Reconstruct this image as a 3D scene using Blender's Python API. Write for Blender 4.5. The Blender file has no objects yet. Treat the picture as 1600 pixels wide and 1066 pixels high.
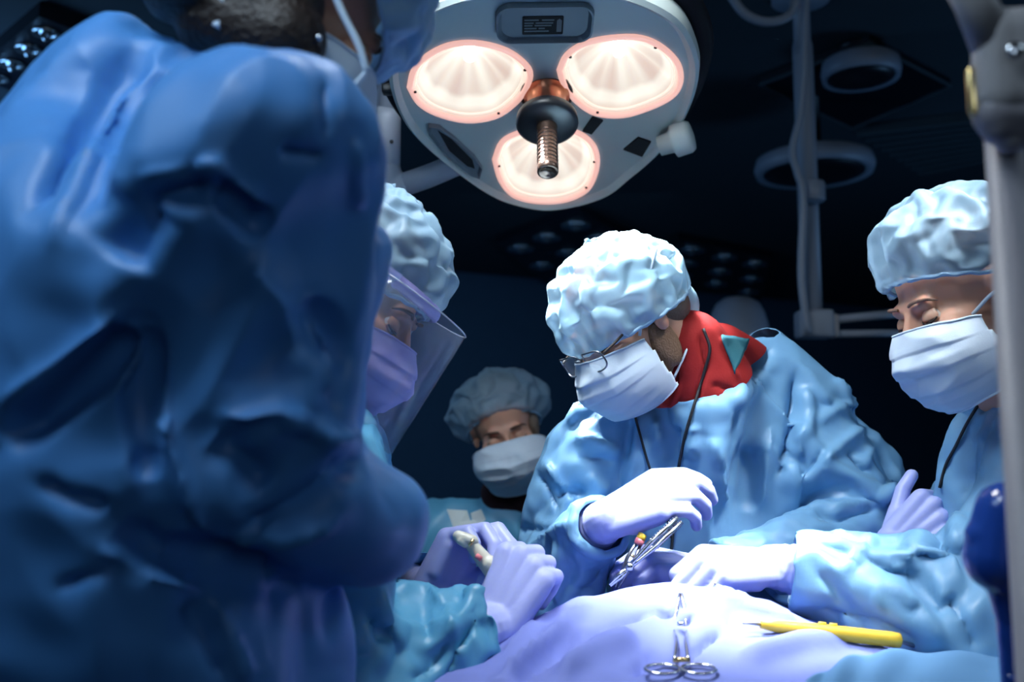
import bpy, bmesh, math, random
import numpy as np
from mathutils import Vector, Matrix, Quaternion

random.seed(7)
SC = bpy.context.scene
COL = SC.collection

# ------------------------------------------------------------------ camera
CAM = Vector((0.0, 0.0, 1.30)); PITCH = math.radians(6.85); FPX = 1556.0
cd = bpy.data.cameras.new('camera'); cam = bpy.data.objects.new('camera', cd); COL.objects.link(cam)
cam.location = CAM; cam.rotation_euler = (math.radians(90) + PITCH, 0, 0)
cd.sensor_width = 36; cd.lens = 36 * FPX / 1600; cd.clip_start = 0.02; cd.clip_end = 60
cd.dof.use_dof = True; cd.dof.focus_distance = 1.45; cd.dof.aperture_fstop = 3.2
SC.camera = cam
FWD = Vector((0, math.cos(PITCH), math.sin(PITCH))); UPV = Vector((0, -math.sin(PITCH), math.cos(PITCH)))

def ray(px, py):
    return FWD + Vector((1, 0, 0)) * ((px - 800) / FPX) + UPV * ((533 - py) / FPX)
def P(px, py, d):
    "point of the place seen at a picture position, at its measured depth"
    return CAM + ray(px, py) * d
def on_plane(px, py, p0, n):
    r = ray(px, py); t = (p0 - CAM).dot(n) / r.dot(n)
    return CAM + r * t
def at_z(px, py, z):
    return on_plane(px, py, Vector((0, 0, z)), Vector((0, 0, 1)))

# ------------------------------------------------------------------ world, light, exposure
w = bpy.data.worlds.new('world'); SC.world = w; w.use_nodes = True
w.node_tree.nodes['Background'].inputs[0].default_value = (0.05, 0.17, 0.42, 1)
w.node_tree.nodes['Background'].inputs[1].default_value = 0.03
SC.view_settings.view_transform = 'Standard'; SC.view_settings.look = 'None'
SC.view_settings.gamma = 1; SC.view_settings.exposure = 0.0; SC.view_settings.use_curve_mapping = False
SC.cycles.use_denoising = True
SC.cycles.sample_clamp_indirect = 4.0
SC.cycles.max_bounces = 7; SC.cycles.transparent_max_bounces = 12
SC.cycles.caustics_reflective = False; SC.cycles.caustics_refractive = False

def area(name, loc, target, size, energy, color, spread=180):
    l = bpy.data.lights.new(name, 'AREA'); l.shape = 'DISK'; l.size = size; l.energy = energy; l.color = color
    l.spread = math.radians(spread)
    o = bpy.data.objects.new(name, l); COL.objects.link(o); o.location = loc
    o.rotation_euler = (Vector(target) - Vector(loc)).to_track_quat('-Z', 'Y').to_euler()
    return o
SITE = P(1090, 900, 1.38)
# added cold fill lamps, out of view, that lift the near back and background
area('added_fill_back', (-0.42, 0.30, 2.45), (-0.25, 1.0, 1.5), 0.45, 4.6, (0.70, 0.86, 1.0), 120)
area('added_fill_back_low', (0.9, -2.4, 2.2), (0.4, 1.5, 1.5), 1.2, 6, (0.62, 0.80, 1.0), 160)
# added faint blue fills that lift the walls and ceiling; no screens stand there
area('added_blue_fill_left', (-2.4, 3.4, 1.9), (1.2, 6.5, 2.6), 1.0, 18, (0.22, 0.52, 1.0), 180)
area('added_blue_fill_right', (2.9, 3.2, 1.0), (1.2, 4.0, 2.75), 0.8, 8, (0.22, 0.52, 1.0), 180)
# second theatre lamp, above the frame, over the left end of the table
area('theatre_light_above', (-0.05, 1.10, 2.30), (0.20, 1.62, 1.1), 0.30, 7.6, (0.90, 0.96, 1.0), 120)
area('added_site_light', (0.72, 1.02, 2.35), P(1120, 890, 1.38), 0.28, 1.7, (0.94, 0.97, 1.0), 20)  # unseen extra light, added to brighten the operating site
# dim blue ceiling panels of the darkened room, then an added far wash
area('ceiling_panel_light_left', (-1.3, 0.2, 2.68), (-0.3, 1.0, 1.3), 0.8, 8, (0.50, 0.74, 1.0), 150)
area('ceiling_panel_light_right', (1.9, 0.6, 2.68), (1.1, 1.3, 1.3), 0.8, 7, (0.60, 0.80, 1.0), 150)
area('added_far_wash', (0.3, 5.2, 2.68), (0.3, 6.5, 1.0), 1.2, 6, (0.30, 0.60, 1.0), 150)  # added wash that lifts the dark far end of the room

# ------------------------------------------------------------------ materials
MATS = {}
def mat(name, color, rough=0.5, metal=0.0, spec=0.5, sss=0.0, trans=0.0, alpha=1.0, bump=None, emit=None, var=0.0, coat=0.0, sheen=0.0, sub=None, transl=0.0):
    m = bpy.data.materials.new(name); m.use_nodes = True; nt = m.node_tree; N = nt.nodes; L = nt.links
    b = N['Principled BSDF']
    b.inputs['Base Color'].default_value = (*color, 1); b.inputs['Roughness'].default_value = rough
    b.inputs['Metallic'].default_value = metal; b.inputs['Specular IOR Level'].default_value = spec
    b.inputs['Transmission Weight'].default_value = trans
    b.inputs['Coat Weight'].default_value = coat
    if sss:
        b.inputs['Subsurface Weight'].default_value = sss; b.inputs['Subsurface Scale'].default_value = 0.008
        b.inputs['Subsurface Radius'].default_value = sub or (1, .35, .2)
    tc = N.new('ShaderNodeTexCoord')
    if var:
        n = N.new('ShaderNodeTexNoise'); n.inputs['Scale'].default_value = 9; n.inputs['Detail'].default_value = 5
        L.new(tc.outputs['Object'], n.inputs['Vector'])
        mx = N.new('ShaderNodeMix'); mx.data_type = 'RGBA'; mx.blend_type = 'MIX'
        mx.inputs[6].default_value = (*[c * (1 - var) for c in color], 1)
        mx.inputs[7].default_value = (*[min(1, c * (1 + var)) for c in color], 1)
        L.new(n.outputs['Fac'], mx.inputs[0]); L.new(mx.outputs[2], b.inputs['Base Color'])
    if bump:
        last = None
        for (kind, scale, strength, dist) in bump:
            if kind == 'noise':
                t = N.new('ShaderNodeTexNoise'); t.inputs['Scale'].default_value = scale; t.inputs['Detail'].default_value = 4
                out = t.outputs['Fac']
            elif kind == 'crease':
                t = N.new('ShaderNodeTexNoise'); t.noise_type = 'RIDGED_MULTIFRACTAL'; t.inputs['Scale'].default_value = scale
                t.inputs['Detail'].default_value = 2.5; t.inputs['Distortion'].default_value = .4; t.normalize = True
                out = t.outputs['Fac']
            else:
                t = N.new('ShaderNodeTexVoronoi'); t.feature = 'F1'; t.inputs['Scale'].default_value = scale
                out = t.outputs['Distance']
            L.new(tc.outputs['Object'], t.inputs['Vector'])
            bp = N.new('ShaderNodeBump'); bp.inputs['Strength'].default_value = strength; bp.inputs['Distance'].default_value = dist
            L.new(out, bp.inputs['Height'])
            if last: L.new(last.outputs[0], bp.inputs['Normal'])
            last = bp
        L.new(last.outputs[0], b.inputs['Normal'])
    if emit:
        b.inputs['Emission Color'].default_value = (*emit[0], 1); b.inputs['Emission Strength'].default_value = emit[1]
    src = b.outputs[0]
    outn = N['Material Output']
    if transl:
        tr = N.new('ShaderNodeBsdfTranslucent'); tr.inputs[0].default_value = (*color, 1)
        ms = N.new('ShaderNodeMixShader'); ms.inputs[0].default_value = transl
        L.new(src, ms.inputs[1]); L.new(tr.outputs[0], ms.inputs[2]); src = ms.outputs[0]
    if alpha < 1:
        tp = N.new('ShaderNodeBsdfTransparent'); ms = N.new('ShaderNodeMixShader'); ms.inputs[0].default_value = 1 - alpha
        L.new(src, ms.inputs[1]); L.new(tp.outputs[0], ms.inputs[2]); src = ms.outputs[0]
    L.new(src, outn.inputs['Surface'])
    MATS[name] = m; return m

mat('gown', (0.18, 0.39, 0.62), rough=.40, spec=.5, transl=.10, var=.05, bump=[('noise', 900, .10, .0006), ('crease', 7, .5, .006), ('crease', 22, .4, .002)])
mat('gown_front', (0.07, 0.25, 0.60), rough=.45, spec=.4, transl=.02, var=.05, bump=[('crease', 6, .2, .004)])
mat('gown_teal', (0.11, 0.38, 0.60), rough=.40, spec=.5, transl=.12, var=.05, bump=[('noise', 900, .10, .0006), ('crease', 7, .5, .006), ('crease', 22, .4, .002)])
mat('cap', (0.36, 0.60, 0.76), rough=.36, spec=.6, alpha=.80, transl=.12, bump=[('crease', 30, .45, .004), ('noise', 600, .15, .0006)])
mat('cap_thin', (0.33, 0.52, 0.68), rough=.45, spec=.45, alpha=.56, transl=.2, bump=[('crease', 24, .4, .003), ('noise', 600, .15, .0006)])
mat('cap_rim', (0.34, 0.55, 0.74), rough=.5, transl=.2, bump=[('noise', 300, .4, .001)])
mat('mask', (0.66, 0.78, 0.90), rough=.75, spec=.2, transl=.15, bump=[('noise', 700, .25, .0006), ('noise', 30, .3, .002)])
mat('lavender_purple_lit', (0.50, 0.46, 0.88), rough=.7, spec=.25, transl=.15, bump=[('noise', 700, .25, .0006)])  # purple light and shade put into the mask's colour; shield bands are lavender themselves
mat('glove', (0.44, 0.49, 0.88), rough=.42, spec=.45, sss=.15, sub=(.4, .4, 1), bump=[('noise', 500, .12, .0006), ('noise', 45, .25, .0012)])
mat('glove_white', (0.74, 0.78, 0.97), rough=.45, spec=.4, bump=[('noise', 500, .12, .0006), ('noise', 45, .25, .0012)])
mat('skin', (0.56, 0.30, 0.21), rough=.5, spec=.4, sss=.25, var=.08, bump=[('noise', 400, .15, .0006)])
mat('skin_tan', (0.40, 0.19, 0.12), rough=.5, spec=.4, sss=.2, var=.08, bump=[('noise', 400, .15, .0006)])
mat('hair', (0.020, 0.011, 0.008), rough=.45, spec=.4, bump=[('noise', 160, .8, .004)])
mat('hair_grey', (0.16, 0.12, 0.09), rough=.6, spec=.3, bump=[('noise', 220, .8, .003)])
mat('beard', (0.20, 0.12, 0.075), rough=.7, spec=.2, bump=[('noise', 320, .9, .003)])
mat('lash', (0.02, 0.012, 0.01), rough=.6)
mat('brow', (0.12, 0.06, 0.04), rough=.8, bump=[('noise', 500, .8, .002)])
mat('brow_light', (0.20, 0.11, 0.08), rough=.8, bump=[('noise', 500, .8, .002)])
mat('eye', (0.5, 0.47, 0.45), rough=.15)
mat('iris', (0.03, 0.02, 0.015), rough=.1)
mat('housing', (0.55, 0.64, 0.62), rough=.42, spec=.45, var=.03, bump=[('noise', 300, .05, .0006)])
mat('housing_shaded', (0.12, 0.15, 0.18), rough=.5, spec=.4)  # shade of the recesses put into a darker housing colour
mat('plate_black', (.006, .006, .008), rough=.85, spec=.15)
mat('rubber', (0.006, 0.007, 0.010), rough=.8, spec=.2)
mat('black_plastic', (0.012, 0.012, 0.015), rough=.38, spec=.5)
mat('copper', (0.42, 0.16, 0.09), rough=.28, metal=.8)
mat('bronze', (0.17, 0.11, 0.085), rough=.26, metal=.8)
mat('steel', (0.78, 0.80, 0.84), rough=.2, metal=1.0)
mat('steel_dark', (0.30, 0.31, 0.34), rough=.3, metal=1.0)
mat('gold', (0.85, 0.62, 0.28), rough=.25, metal=1.0)
mat('tube_grey', (0.25, 0.29, 0.36), rough=.45, var=.04)
mat('pole_grey', (0.24, 0.23, 0.26), rough=.5, var=.04)
mat('pole_light', (0.33, 0.32, 0.33), rough=.5, var=.04)
mat('red_cloth', (0.27, 0.014, 0.014), rough=.8, spec=.2, bump=[('noise', 350, .4, .001)])
mat('teal_cloth', (0.02, 0.10, 0.13), rough=.8, spec=.2, bump=[('noise', 350, .4, .001)])
mat('dark_cloth', (0.03, 0.01, 0.012), rough=.8, spec=.2)
mat('cord', (0.006, 0.006, 0.010), rough=.6)
mat('drape', (0.19, 0.235, 0.58), rough=.72, spec=.2, sss=.0, bump=[('noise', 800, .25, .0006), ('noise', 14, .3, .006)])
mat('drape_teal', (0.12, 0.27, 0.48), rough=.7, spec=.2, bump=[('noise', 800, .2, .0006)])
mat('yellow', (0.95, 0.60, 0.05), rough=.4, spec=.5)
mat('ivory', (0.72, 0.70, 0.58), rough=.4, spec=.5)
mat('pink', (0.80, 0.22, 0.25), rough=.45)
mat('paper', (0.72, 0.80, 0.80), rough=.7, transl=.15)
mat('blue_plastic', (0.012, 0.05, 0.28), rough=.18, spec=.6)
mat('lens_clear', (0.9, 0.95, 1.0), rough=.05, alpha=.14, spec=.8)
mat('shield_clear', (0.42, 0.52, 0.66), rough=.08, alpha=.16, spec=1.0)
mat('shield_edge', (0.65, 0.72, 0.85), rough=.15, alpha=.6, spec=1.0)
mat('wall', (0.012, 0.040, 0.075), rough=.8, var=.1, bump=[('noise', 60, .1, .003)])
mat('wall_lower', (0.03, 0.08, 0.14), rough=.7, var=.1)
mat('ceiling', (0.018, 0.035, 0.048), rough=.85, var=.1, bump=[('noise', 60, .15, .003)])
mat('ceiling_tile', (0.030, 0.052, 0.066), rough=.85, var=.1)
mat('tray_black', (0.004, 0.006, 0.012), rough=.4)
mat('reflector', (0.62, 0.70, 0.76), rough=.18, metal=.9)
mat('floor', (0.035, 0.05, 0.07), rough=.35, var=.15)
mat('table_pad', (0.02, 0.02, 0.025), rough=.6)
mat('clog', (0.7, 0.72, 0.75), rough=.5)
mat('trouser', (0.05, 0.14, 0.22), rough=.85, var=.08)

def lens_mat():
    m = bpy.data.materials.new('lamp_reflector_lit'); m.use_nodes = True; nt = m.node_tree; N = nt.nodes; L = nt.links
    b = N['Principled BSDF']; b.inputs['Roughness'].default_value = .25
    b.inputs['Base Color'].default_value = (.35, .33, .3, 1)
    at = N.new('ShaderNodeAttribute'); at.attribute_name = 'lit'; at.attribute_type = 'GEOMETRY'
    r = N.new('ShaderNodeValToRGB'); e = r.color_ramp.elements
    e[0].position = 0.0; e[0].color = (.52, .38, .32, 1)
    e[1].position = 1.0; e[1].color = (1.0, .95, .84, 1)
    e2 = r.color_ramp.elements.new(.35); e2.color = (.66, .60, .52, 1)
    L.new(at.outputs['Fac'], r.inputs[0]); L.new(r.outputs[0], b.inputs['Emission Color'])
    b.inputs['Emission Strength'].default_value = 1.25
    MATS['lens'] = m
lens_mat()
mat('lens_rim', (.6, .3, .26), rough=.3, emit=((1.0, .56, .48), .80))
mat('lens_rim_in', (.6, .5, .45), rough=.3, emit=((1.0, .86, .72), .95))
mat('bulb', (1, 1, 1), rough=.3, emit=((1.0, .97, .90), 6.0))
mat('front_glass', (.9, .9, .9), rough=.03, alpha=.06, spec=.9)

# ------------------------------------------------------------------ numpy noise
_rng = np.random.RandomState(3); _perm = np.concatenate([_rng.permutation(256)] * 2)
_g = _rng.randn(256, 3); _g /= np.linalg.norm(_g, axis=1)[:, None]
def pn(p):
    p = np.asarray(p, float); i = np.floor(p).astype(int); f = p - i; u = f * f * f * (f * (f * 6 - 15) + 10)
    r = 0
    for dx in (0, 1):
        for dy in (0, 1):
            for dz in (0, 1):
                h = _perm[(_perm[(_perm[(i[:, 0] + dx) & 255] + i[:, 1] + dy) & 255] + i[:, 2] + dz) & 255]
                g = _g[h]; d = g[:, 0] * (f[:, 0] - dx) + g[:, 1] * (f[:, 1] - dy) + g[:, 2] * (f[:, 2] - dz)
                wx = u[:, 0] if dx else 1 - u[:, 0]; wy = u[:, 1] if dy else 1 - u[:, 1]; wz = u[:, 2] if dz else 1 - u[:, 2]
                r = r + d * wx * wy * wz
    return r

# ------------------------------------------------------------------ object helpers
def tag(o, label=None, cat=None, group=None, kind=None):
    if label: o['label'] = label
    if cat: o['category'] = cat
    if group: o['group'] = group
    if kind: o['kind'] = kind
    return o
def keep(o, parent):
    if parent is not None:
        o.parent = parent; o.matrix_parent_inverse = parent_inv(parent)
def parent_inv(p):
    return WORLD[p.name].inverted()
WORLD = {}
def empty(name, loc, label, cat, group=None):
    o = bpy.data.objects.new(name, None); COL.objects.link(o); o.location = loc; o.empty_display_size = .1
    WORLD[o.name] = Matrix.Translation(Vector(loc)); tag(o, label, cat, group); return o
def link_mesh(name, me, material=None, parent=None, smooth=True):
    o = bpy.data.objects.new(name, me); COL.objects.link(o)
    if material:
        me.materials.clear()
        for mm in (material if isinstance(material, (list, tuple)) else [material]): me.materials.append(MATS[mm])
    if smooth and len(me.polygons):
        me.polygons.foreach_set('use_smooth', [True] * len(me.polygons))
    WORLD[o.name] = Matrix.Identity(4)
    if parent is not None: keep(o, parent)
    return o
def link_bm(name, bm, material, parent=None, smooth=True):
    bmesh.ops.recalc_face_normals(bm, faces=bm.faces)
    me = bpy.data.meshes.new(name); bm.to_mesh(me); bm.free()
    return link_mesh(name, me, material, parent, smooth)
def recentre(o):
    "put a top-level mesh's origin at the middle of its base"
    me = o.data; n = len(me.vertices); co = np.empty(n * 3); me.vertices.foreach_get('co', co); co = co.reshape(-1, 3)
    c = Vector(((co[:, 0].min() + co[:, 0].max()) / 2, (co[:, 1].min() + co[:, 1].max()) / 2, co[:, 2].min()))
    me.transform(Matrix.Translation(-c)); o.location = c; WORLD[o.name] = Matrix.Translation(c); return o
def tube_bm(bm, pts, r, n=10, closed=False, flat=1.0, side=None):
    pts = [Vector(p) for p in pts]; rr = r if isinstance(r, (list, tuple)) else [r] * len(pts)
    rings = []; prev = None
    for i, p in enumerate(pts):
        if closed: t = pts[(i + 1) % len(pts)] - pts[i - 1]
        else: t = pts[min(i + 1, len(pts) - 1)] - pts[max(i - 1, 0)]
        t.normalize()
        if prev is None:
            a = Vector(side) if side is not None else (Vector((0, 0, 1)) if abs(t.z) < .9 else Vector((1, 0, 0)))
        else: a = prev
        a = (a - t * a.dot(t)).normalized(); prev = a; b = t.cross(a)
        rings.append([bm.verts.new(p + a * math.cos(2 * math.pi * k / n) * rr[i] + b * math.sin(2 * math.pi * k / n) * rr[i] * flat) for k in range(n)])
    m = len(rings)
    for i in range(m if closed else m - 1):
        A = rings[i]; B = rings[(i + 1) % m]
        for k in range(n): bm.faces.new((A[k], A[(k + 1) % n], B[(k + 1) % n], B[k]))
    if not closed:
        bm.faces.new(rings[0][::-1]); bm.faces.new(rings[-1])
    return bm
def tube(name, pts, r, material, parent=None, n=10, closed=False, flat=1.0, side=None):
    return link_bm(name, tube_bm(bmesh.new(), pts, r, n, closed, flat, side), material, parent)
def spline(pts, n=8):
    "Catmull-Rom through the points"
    p = [Vector(q) for q in pts]; p = [p[0] * 2 - p[1]] + p + [p[-1] * 2 - p[-2]]; out = []
    for i in range(1, len(p) - 2):
        for k in range(n):
            t = k / n; a, b, c, d = p[i - 1], p[i], p[i + 1], p[i + 2]
            out.append(.5 * ((2 * b) + (c - a) * t + (2 * a - 5 * b + 4 * c - d) * t * t + (3 * b - a - 3 * c + d) * t ** 3))
    out.append(p[-2]); return out
def frame(f, up):
    f = Vector(f).normalized(); up = Vector(up); up = (up - f * up.dot(f)).normalized(); x = f.cross(up)
    return Matrix((x, f, up)).transposed()
def M4(loc, R, s=1.0):
    return Matrix.Translation(Vector(loc)) @ R.to_4x4() @ Matrix.Scale(s, 4)
def lathe_bm(bm, prof, M, n=32):
    "profile [(r,h)] revolved about the local z axis of M"
    rings = []
    for r, h in prof:
        rings.append([bm.verts.new(M @ Vector((r * math.cos(2 * math.pi * k / n), r * math.sin(2 * math.pi * k / n), h))) for k in range(n)])
    for A, B in zip(rings, rings[1:]):
        for k in range(n): bm.faces.new((A[k], A[(k + 1) % n], B[(k + 1) % n], B[k]))
    bm.faces.new(rings[0][::-1]); bm.faces.new(rings[-1]); return bm
def axis_m(p, d, up=(0, 0, 1)):
    d = Vector(d).normalized(); return Matrix.Translation(Vector(p)) @ d.to_track_quat('Z', 'Y').to_matrix().to_4x4()
def box_bm(bm, M, sx, sy, sz, bev=0.0, seg=2):
    r = bmesh.ops.create_cube(bm, size=1); vs = r['verts']
    for v in vs: v.co = Vector((v.co.x * sx, v.co.y * sy, v.co.z * sz))
    if bev:
        es = list({e for v in vs for e in v.link_edges})
        rb = bmesh.ops.bevel(bm, geom=es, offset=bev, segments=seg, affect='EDGES', profile=.5)
        vs = list({v for f in rb['faces'] for v in f.verts} | {v for v in vs if v.is_valid})
    for v in vs: v.co = M @ v.co
    return bm

# volumes that are fused into one skin: ('c',a,ra,b,rb) tapered capsule, ('e',matrix) ellipsoid
def C(a, ra, b, rb): return ('c', Vector(a), ra, Vector(b), rb)
def Ee(M, c, r): return ('e', M @ Matrix.Translation(Vector(c)) @ Matrix.Diagonal((*r, 1)))
def add_prim(bm, p, n=18):
    r = bmesh.ops.create_uvsphere(bm, u_segments=n, v_segments=n // 2 * 2, radius=1)
    if p[0] == 'e':
        for v in r['verts']: v.co = p[1] @ v.co
    else:
        _, a, ra, b, rb = p; d = b - a; Ln = max(d.length, 1e-5)
        q = d.to_track_quat('Z', 'Y').to_matrix(); s = max(-1, min(1, (ra - rb) / Ln))
        for v in r['verts']:
            top = v.co.z > -1e-4 + s * 0
            v.co = (b if top else a) + q @ (v.co * (rb if top else ra))
def _unit(nu, nv):
    vs = [(0, 0, -1)]; fs = []
    for i in range(1, nv):
        a = math.pi * i / nv - math.pi / 2
        for k in range(nu): vs.append((math.cos(a) * math.cos(2 * math.pi * k / nu), math.cos(a) * math.sin(2 * math.pi * k / nu), math.sin(a)))
    vs.append((0, 0, 1)); T = len(vs) - 1
    for k in range(nu):
        fs.append((0, 1 + (k + 1) % nu, 1 + k)); fs.append((T, T - nu + k, T - nu + (k + 1) % nu))
    for i in range(nv - 2):
        for k in range(nu):
            a = 1 + i * nu + k; b = 1 + i * nu + (k + 1) % nu; fs.append((a, b, b + nu, a + nu))
    return np.array(vs), fs
_U = {}
def fuse(name, prims, voxel, smooth, material, parent=None, n=18):
    if n not in _U: _U[n] = _unit(n, n)
    uv, uf = _U[n]; V = []; F = []; off = 0
    for p in prims:
        if p[0] == 'e':
            m = np.array(p[1]); v = uv @ m[:3, :3].T + m[:3, 3]
        else:
            _, a, ra, b, rb = p; d = b - a; R = np.array(d.to_track_quat('Z', 'Y').to_matrix() if d.length > 1e-6 else Matrix.Identity(3))
            top = uv[:, 2] > -1e-4; v = (uv * np.where(top, rb, ra)[:, None]) @ R.T + np.where(top[:, None], np.array(b), np.array(a))
        V.append(v); F += [tuple(q + off for q in f) for f in uf]; off += len(v)
    me = bpy.data.meshes.new(name); me.from_pydata(np.concatenate(V).tolist(), [], F)
    o = link_mesh(name, me, material)
    m = o.modifiers.new('r', 'REMESH'); m.mode = 'VOXEL'; m.voxel_size = voxel; m.adaptivity = 0
    if smooth: m = o.modifiers.new('s', 'SMOOTH'); m.iterations = smooth; m.factor = .5
    bake(o, material)
    if parent is not None: keep(o, parent)
    return o
def bake(o, material=None):
    dg = bpy.context.evaluated_depsgraph_get(); dg.update()
    me = bpy.data.meshes.new_from_object(o.evaluated_get(dg)); old = o.data; o.modifiers.clear(); o.data = me
    nm = old.name; bpy.data.meshes.remove(old); me.name = nm
    if material:
        me.materials.clear()
        for mm in (material if isinstance(material, (list, tuple)) else [material]): me.materials.append(MATS[mm])
    me.polygons.foreach_set('use_smooth', [True] * len(me.polygons))
def getco(me):
    a = np.empty(len(me.vertices) * 3); me.vertices.foreach_get('co', a); return a.reshape(-1, 3)
def setco(me, a):
    me.vertices.foreach_set('co', np.ascontiguousarray(a).ravel()); me.update()
def getno(me):
    a = np.empty(len(me.vertices) * 3); me.vertex_normals.foreach_get('vector', a); return a.reshape(-1, 3)
def topx(co):
    q = co - np.array(CAM); d = q @ np.array(FWD); return 800 + FPX * q[:, 0] / d, 533 - FPX * (q @ np.array(UPV)) / d, d
def sculpt(o, strokes):
    "push folds into a cloth along lines: (points, width px, height m, kind)"
    me = o.data; co = getco(me); no = getno(me); x, y, d = topx(co)
    view = co - np.array(CAM); view /= np.linalg.norm(view, axis=1)[:, None]
    face = np.clip(-(no * view).sum(1) * 2.0 + .2, 0, 1)
    tot = np.zeros(len(co))
    for pts, wd, h, kind in strokes:
        best = np.full(len(co), 1e9); sg = np.ones(len(co)); L = 0; tt = np.zeros(len(co))
        seg = list(zip(pts[:-1], pts[1:])); lens = [math.hypot(b[0] - a[0], b[1] - a[1]) for a, b in seg]; tl = sum(lens)
        for (a, b), ln in zip(seg, lens):
            ux, uy = (b[0] - a[0]) / ln, (b[1] - a[1]) / ln
            t = np.clip((x - a[0]) * ux + (y - a[1]) * uy, 0, ln)
            dx = x - a[0] - t * ux; dy = y - a[1] - t * uy; dist = np.hypot(dx, dy)
            mk = dist < best; best[mk] = dist[mk]; sg[mk] = np.sign(dx * -uy + dy * ux)[mk]; tt[mk] = (L + t[mk]) / tl; L += ln
        end = np.clip(np.minimum(tt, 1 - tt) * 6, .15, 1)
        q = best / wd
        if kind == 'g': pr = np.exp(-q * q)
        elif kind == 's': pr = np.exp(-1.4 * q)
        else: pr = np.where(sg > 0, np.exp(-2.5 * q), np.exp(-q * q * .5)) * 1.0   # steep on one side
        tot += h * pr * end
    co = co + no * (tot * face)[:, None]
    setco(me, co)

# ------------------------------------------------------------------ cloth
CLOTHS = []; PROXIES = []
def collider(prims, coll, voxel=.012, thick=.003, n=14):
    o = fuse('collider', prims, voxel, 2, None, n=n)
    COL.objects.unlink(o); coll.objects.link(o)
    o.modifiers.new('c', 'COLLISION'); o.collision.thickness_outer = thick; o.collision.damping = .8; o.collision.cloth_friction = 20
    PROXIES.append(o); return o
def cloth(o, w, grow, coll, stiff=20, bend=.3, grav=1.0, goal=None, quality=4, air=3, mass=.1, dist=.004):
    vg = o.vertex_groups.new(name='pin'); w = np.asarray(w)
    for val in np.unique(np.round(w, 2)):
        if val > 0: vg.add(np.nonzero(np.round(w, 2) == val)[0].tolist(), float(val), 'REPLACE')
    c = o.modifiers.new('cloth', 'CLOTH'); s = c.settings
    s.quality = quality; s.mass = mass; s.tension_stiffness = stiff; s.compression_stiffness = stiff; s.shear_stiffness = stiff * .4
    s.bending_stiffness = bend; s.air_damping = air; s.vertex_group_mass = 'pin'; s.pin_stiffness = 1.0
    s.shrink_min = -grow; s.shrink_max = -grow; s.effector_weights.gravity = grav
    s.tension_damping = 4; s.compression_damping = 4; s.shear_damping = 4; s.bending_damping = .3
    cs = c.collision_settings; cs.distance_min = dist; cs.collision_quality = 2; cs.collection = coll
    CLOTHS.append(o)
    co = getco(o.data); no = getno(o.data); co += no * (pn(co * 28) * .006 * (w < .99))[:, None]; setco(o.data, co)
def run_cloth(n):
    for f in range(1, n + 1): SC.frame_set(f)
    dg = bpy.context.evaluated_depsgraph_get()
    res = [(o, bpy.data.meshes.new_from_object(o.evaluated_get(dg))) for o in CLOTHS]
    for o, me in res:
        old = o.data; nm = old.name; o.modifiers.clear(); o.data = me; bpy.data.meshes.remove(old); me.name = nm
        o.vertex_groups.clear()
        me.polygons.foreach_set('use_smooth', [True] * len(me.polygons))
    for o in PROXIES:
        me = o.data; bpy.data.objects.remove(o); bpy.data.meshes.remove(me)
    SC.frame_set(1)
def solidify(o, t, sub=0):
    if sub:
        m = o.modifiers.new('subdivision', 'SUBSURF'); m.levels = sub; m.render_levels = sub
    if t:
        m = o.modifiers.new('thickness', 'SOLIDIFY'); m.thickness = t; m.offset = -1

# ------------------------------------------------------------------ room
CZ = 2.75
A = at_z(560, 412, CZ); B = at_z(1500, 492, CZ)
wd = (B - A); wd.z = 0; wd.normalize(); wn = Vector((wd.y, -wd.x, 0))       # along the back wall, and into the room
bl = Vector((A.x, A.y, 0)) - wd * 3.6; br = Vector((A.x, A.y, 0)) + wd * 6.6
fl = bl + wn * 10.4; fr = br + wn * 10.4
def wall(name, a, b, inward, m='wall'):
    d = (b - a); L = d.length; c = (a + b) / 2
    bm = bmesh.new(); R = Matrix((d.normalized(), Vector(inward), Vector((0, 0, 1)))).transposed().to_4x4()
    box_bm(bm, Matrix.Translation(c - Vector(inward) * .06 + Vector((0, 0, CZ / 2))) @ R, L + .24, .12, CZ)
    o = link_bm(name, bm, m, smooth=False); tag(o, kind='structure'); return o
wall('wall_back', bl, br, wn, 'wall_lower'); wall('wall_left', fl, bl, wd); wall('wall_right', br, fr, -wd); wall('wall_front', fr, fl, -wn)
def slab(name, z0, z1, m):
    bm = bmesh.new(); c = (bl + br + fl + fr) / 4
    R = Matrix((wd, wn, Vector((0, 0, 1)))).transposed().to_4x4()
    box_bm(bm, Matrix.Translation(Vector((c.x, c.y, (z0 + z1) / 2))) @ R, (br - bl).length + .24, (fl - bl).length + .24, z1 - z0)
    o = link_bm(name, bm, m, smooth=False); tag(o, kind='structure'); return o
slab('floor', -.12, 0, 'floor'); slab('ceiling', CZ, CZ + .12, 'ceiling')
bm = bmesh.new(); R = Matrix((wd, wn, Vector((0, 0, 1)))).transposed().to_4x4()
box_bm(bm, Matrix.Translation((bl + br) / 2 + wn * .012 + Vector((0, 0, .06))) @ R, (br - bl).length, .024, .12, .004)
tag(link_bm('baseboard_back', bm, 'wall_lower', smooth=False), kind='structure')

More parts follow.
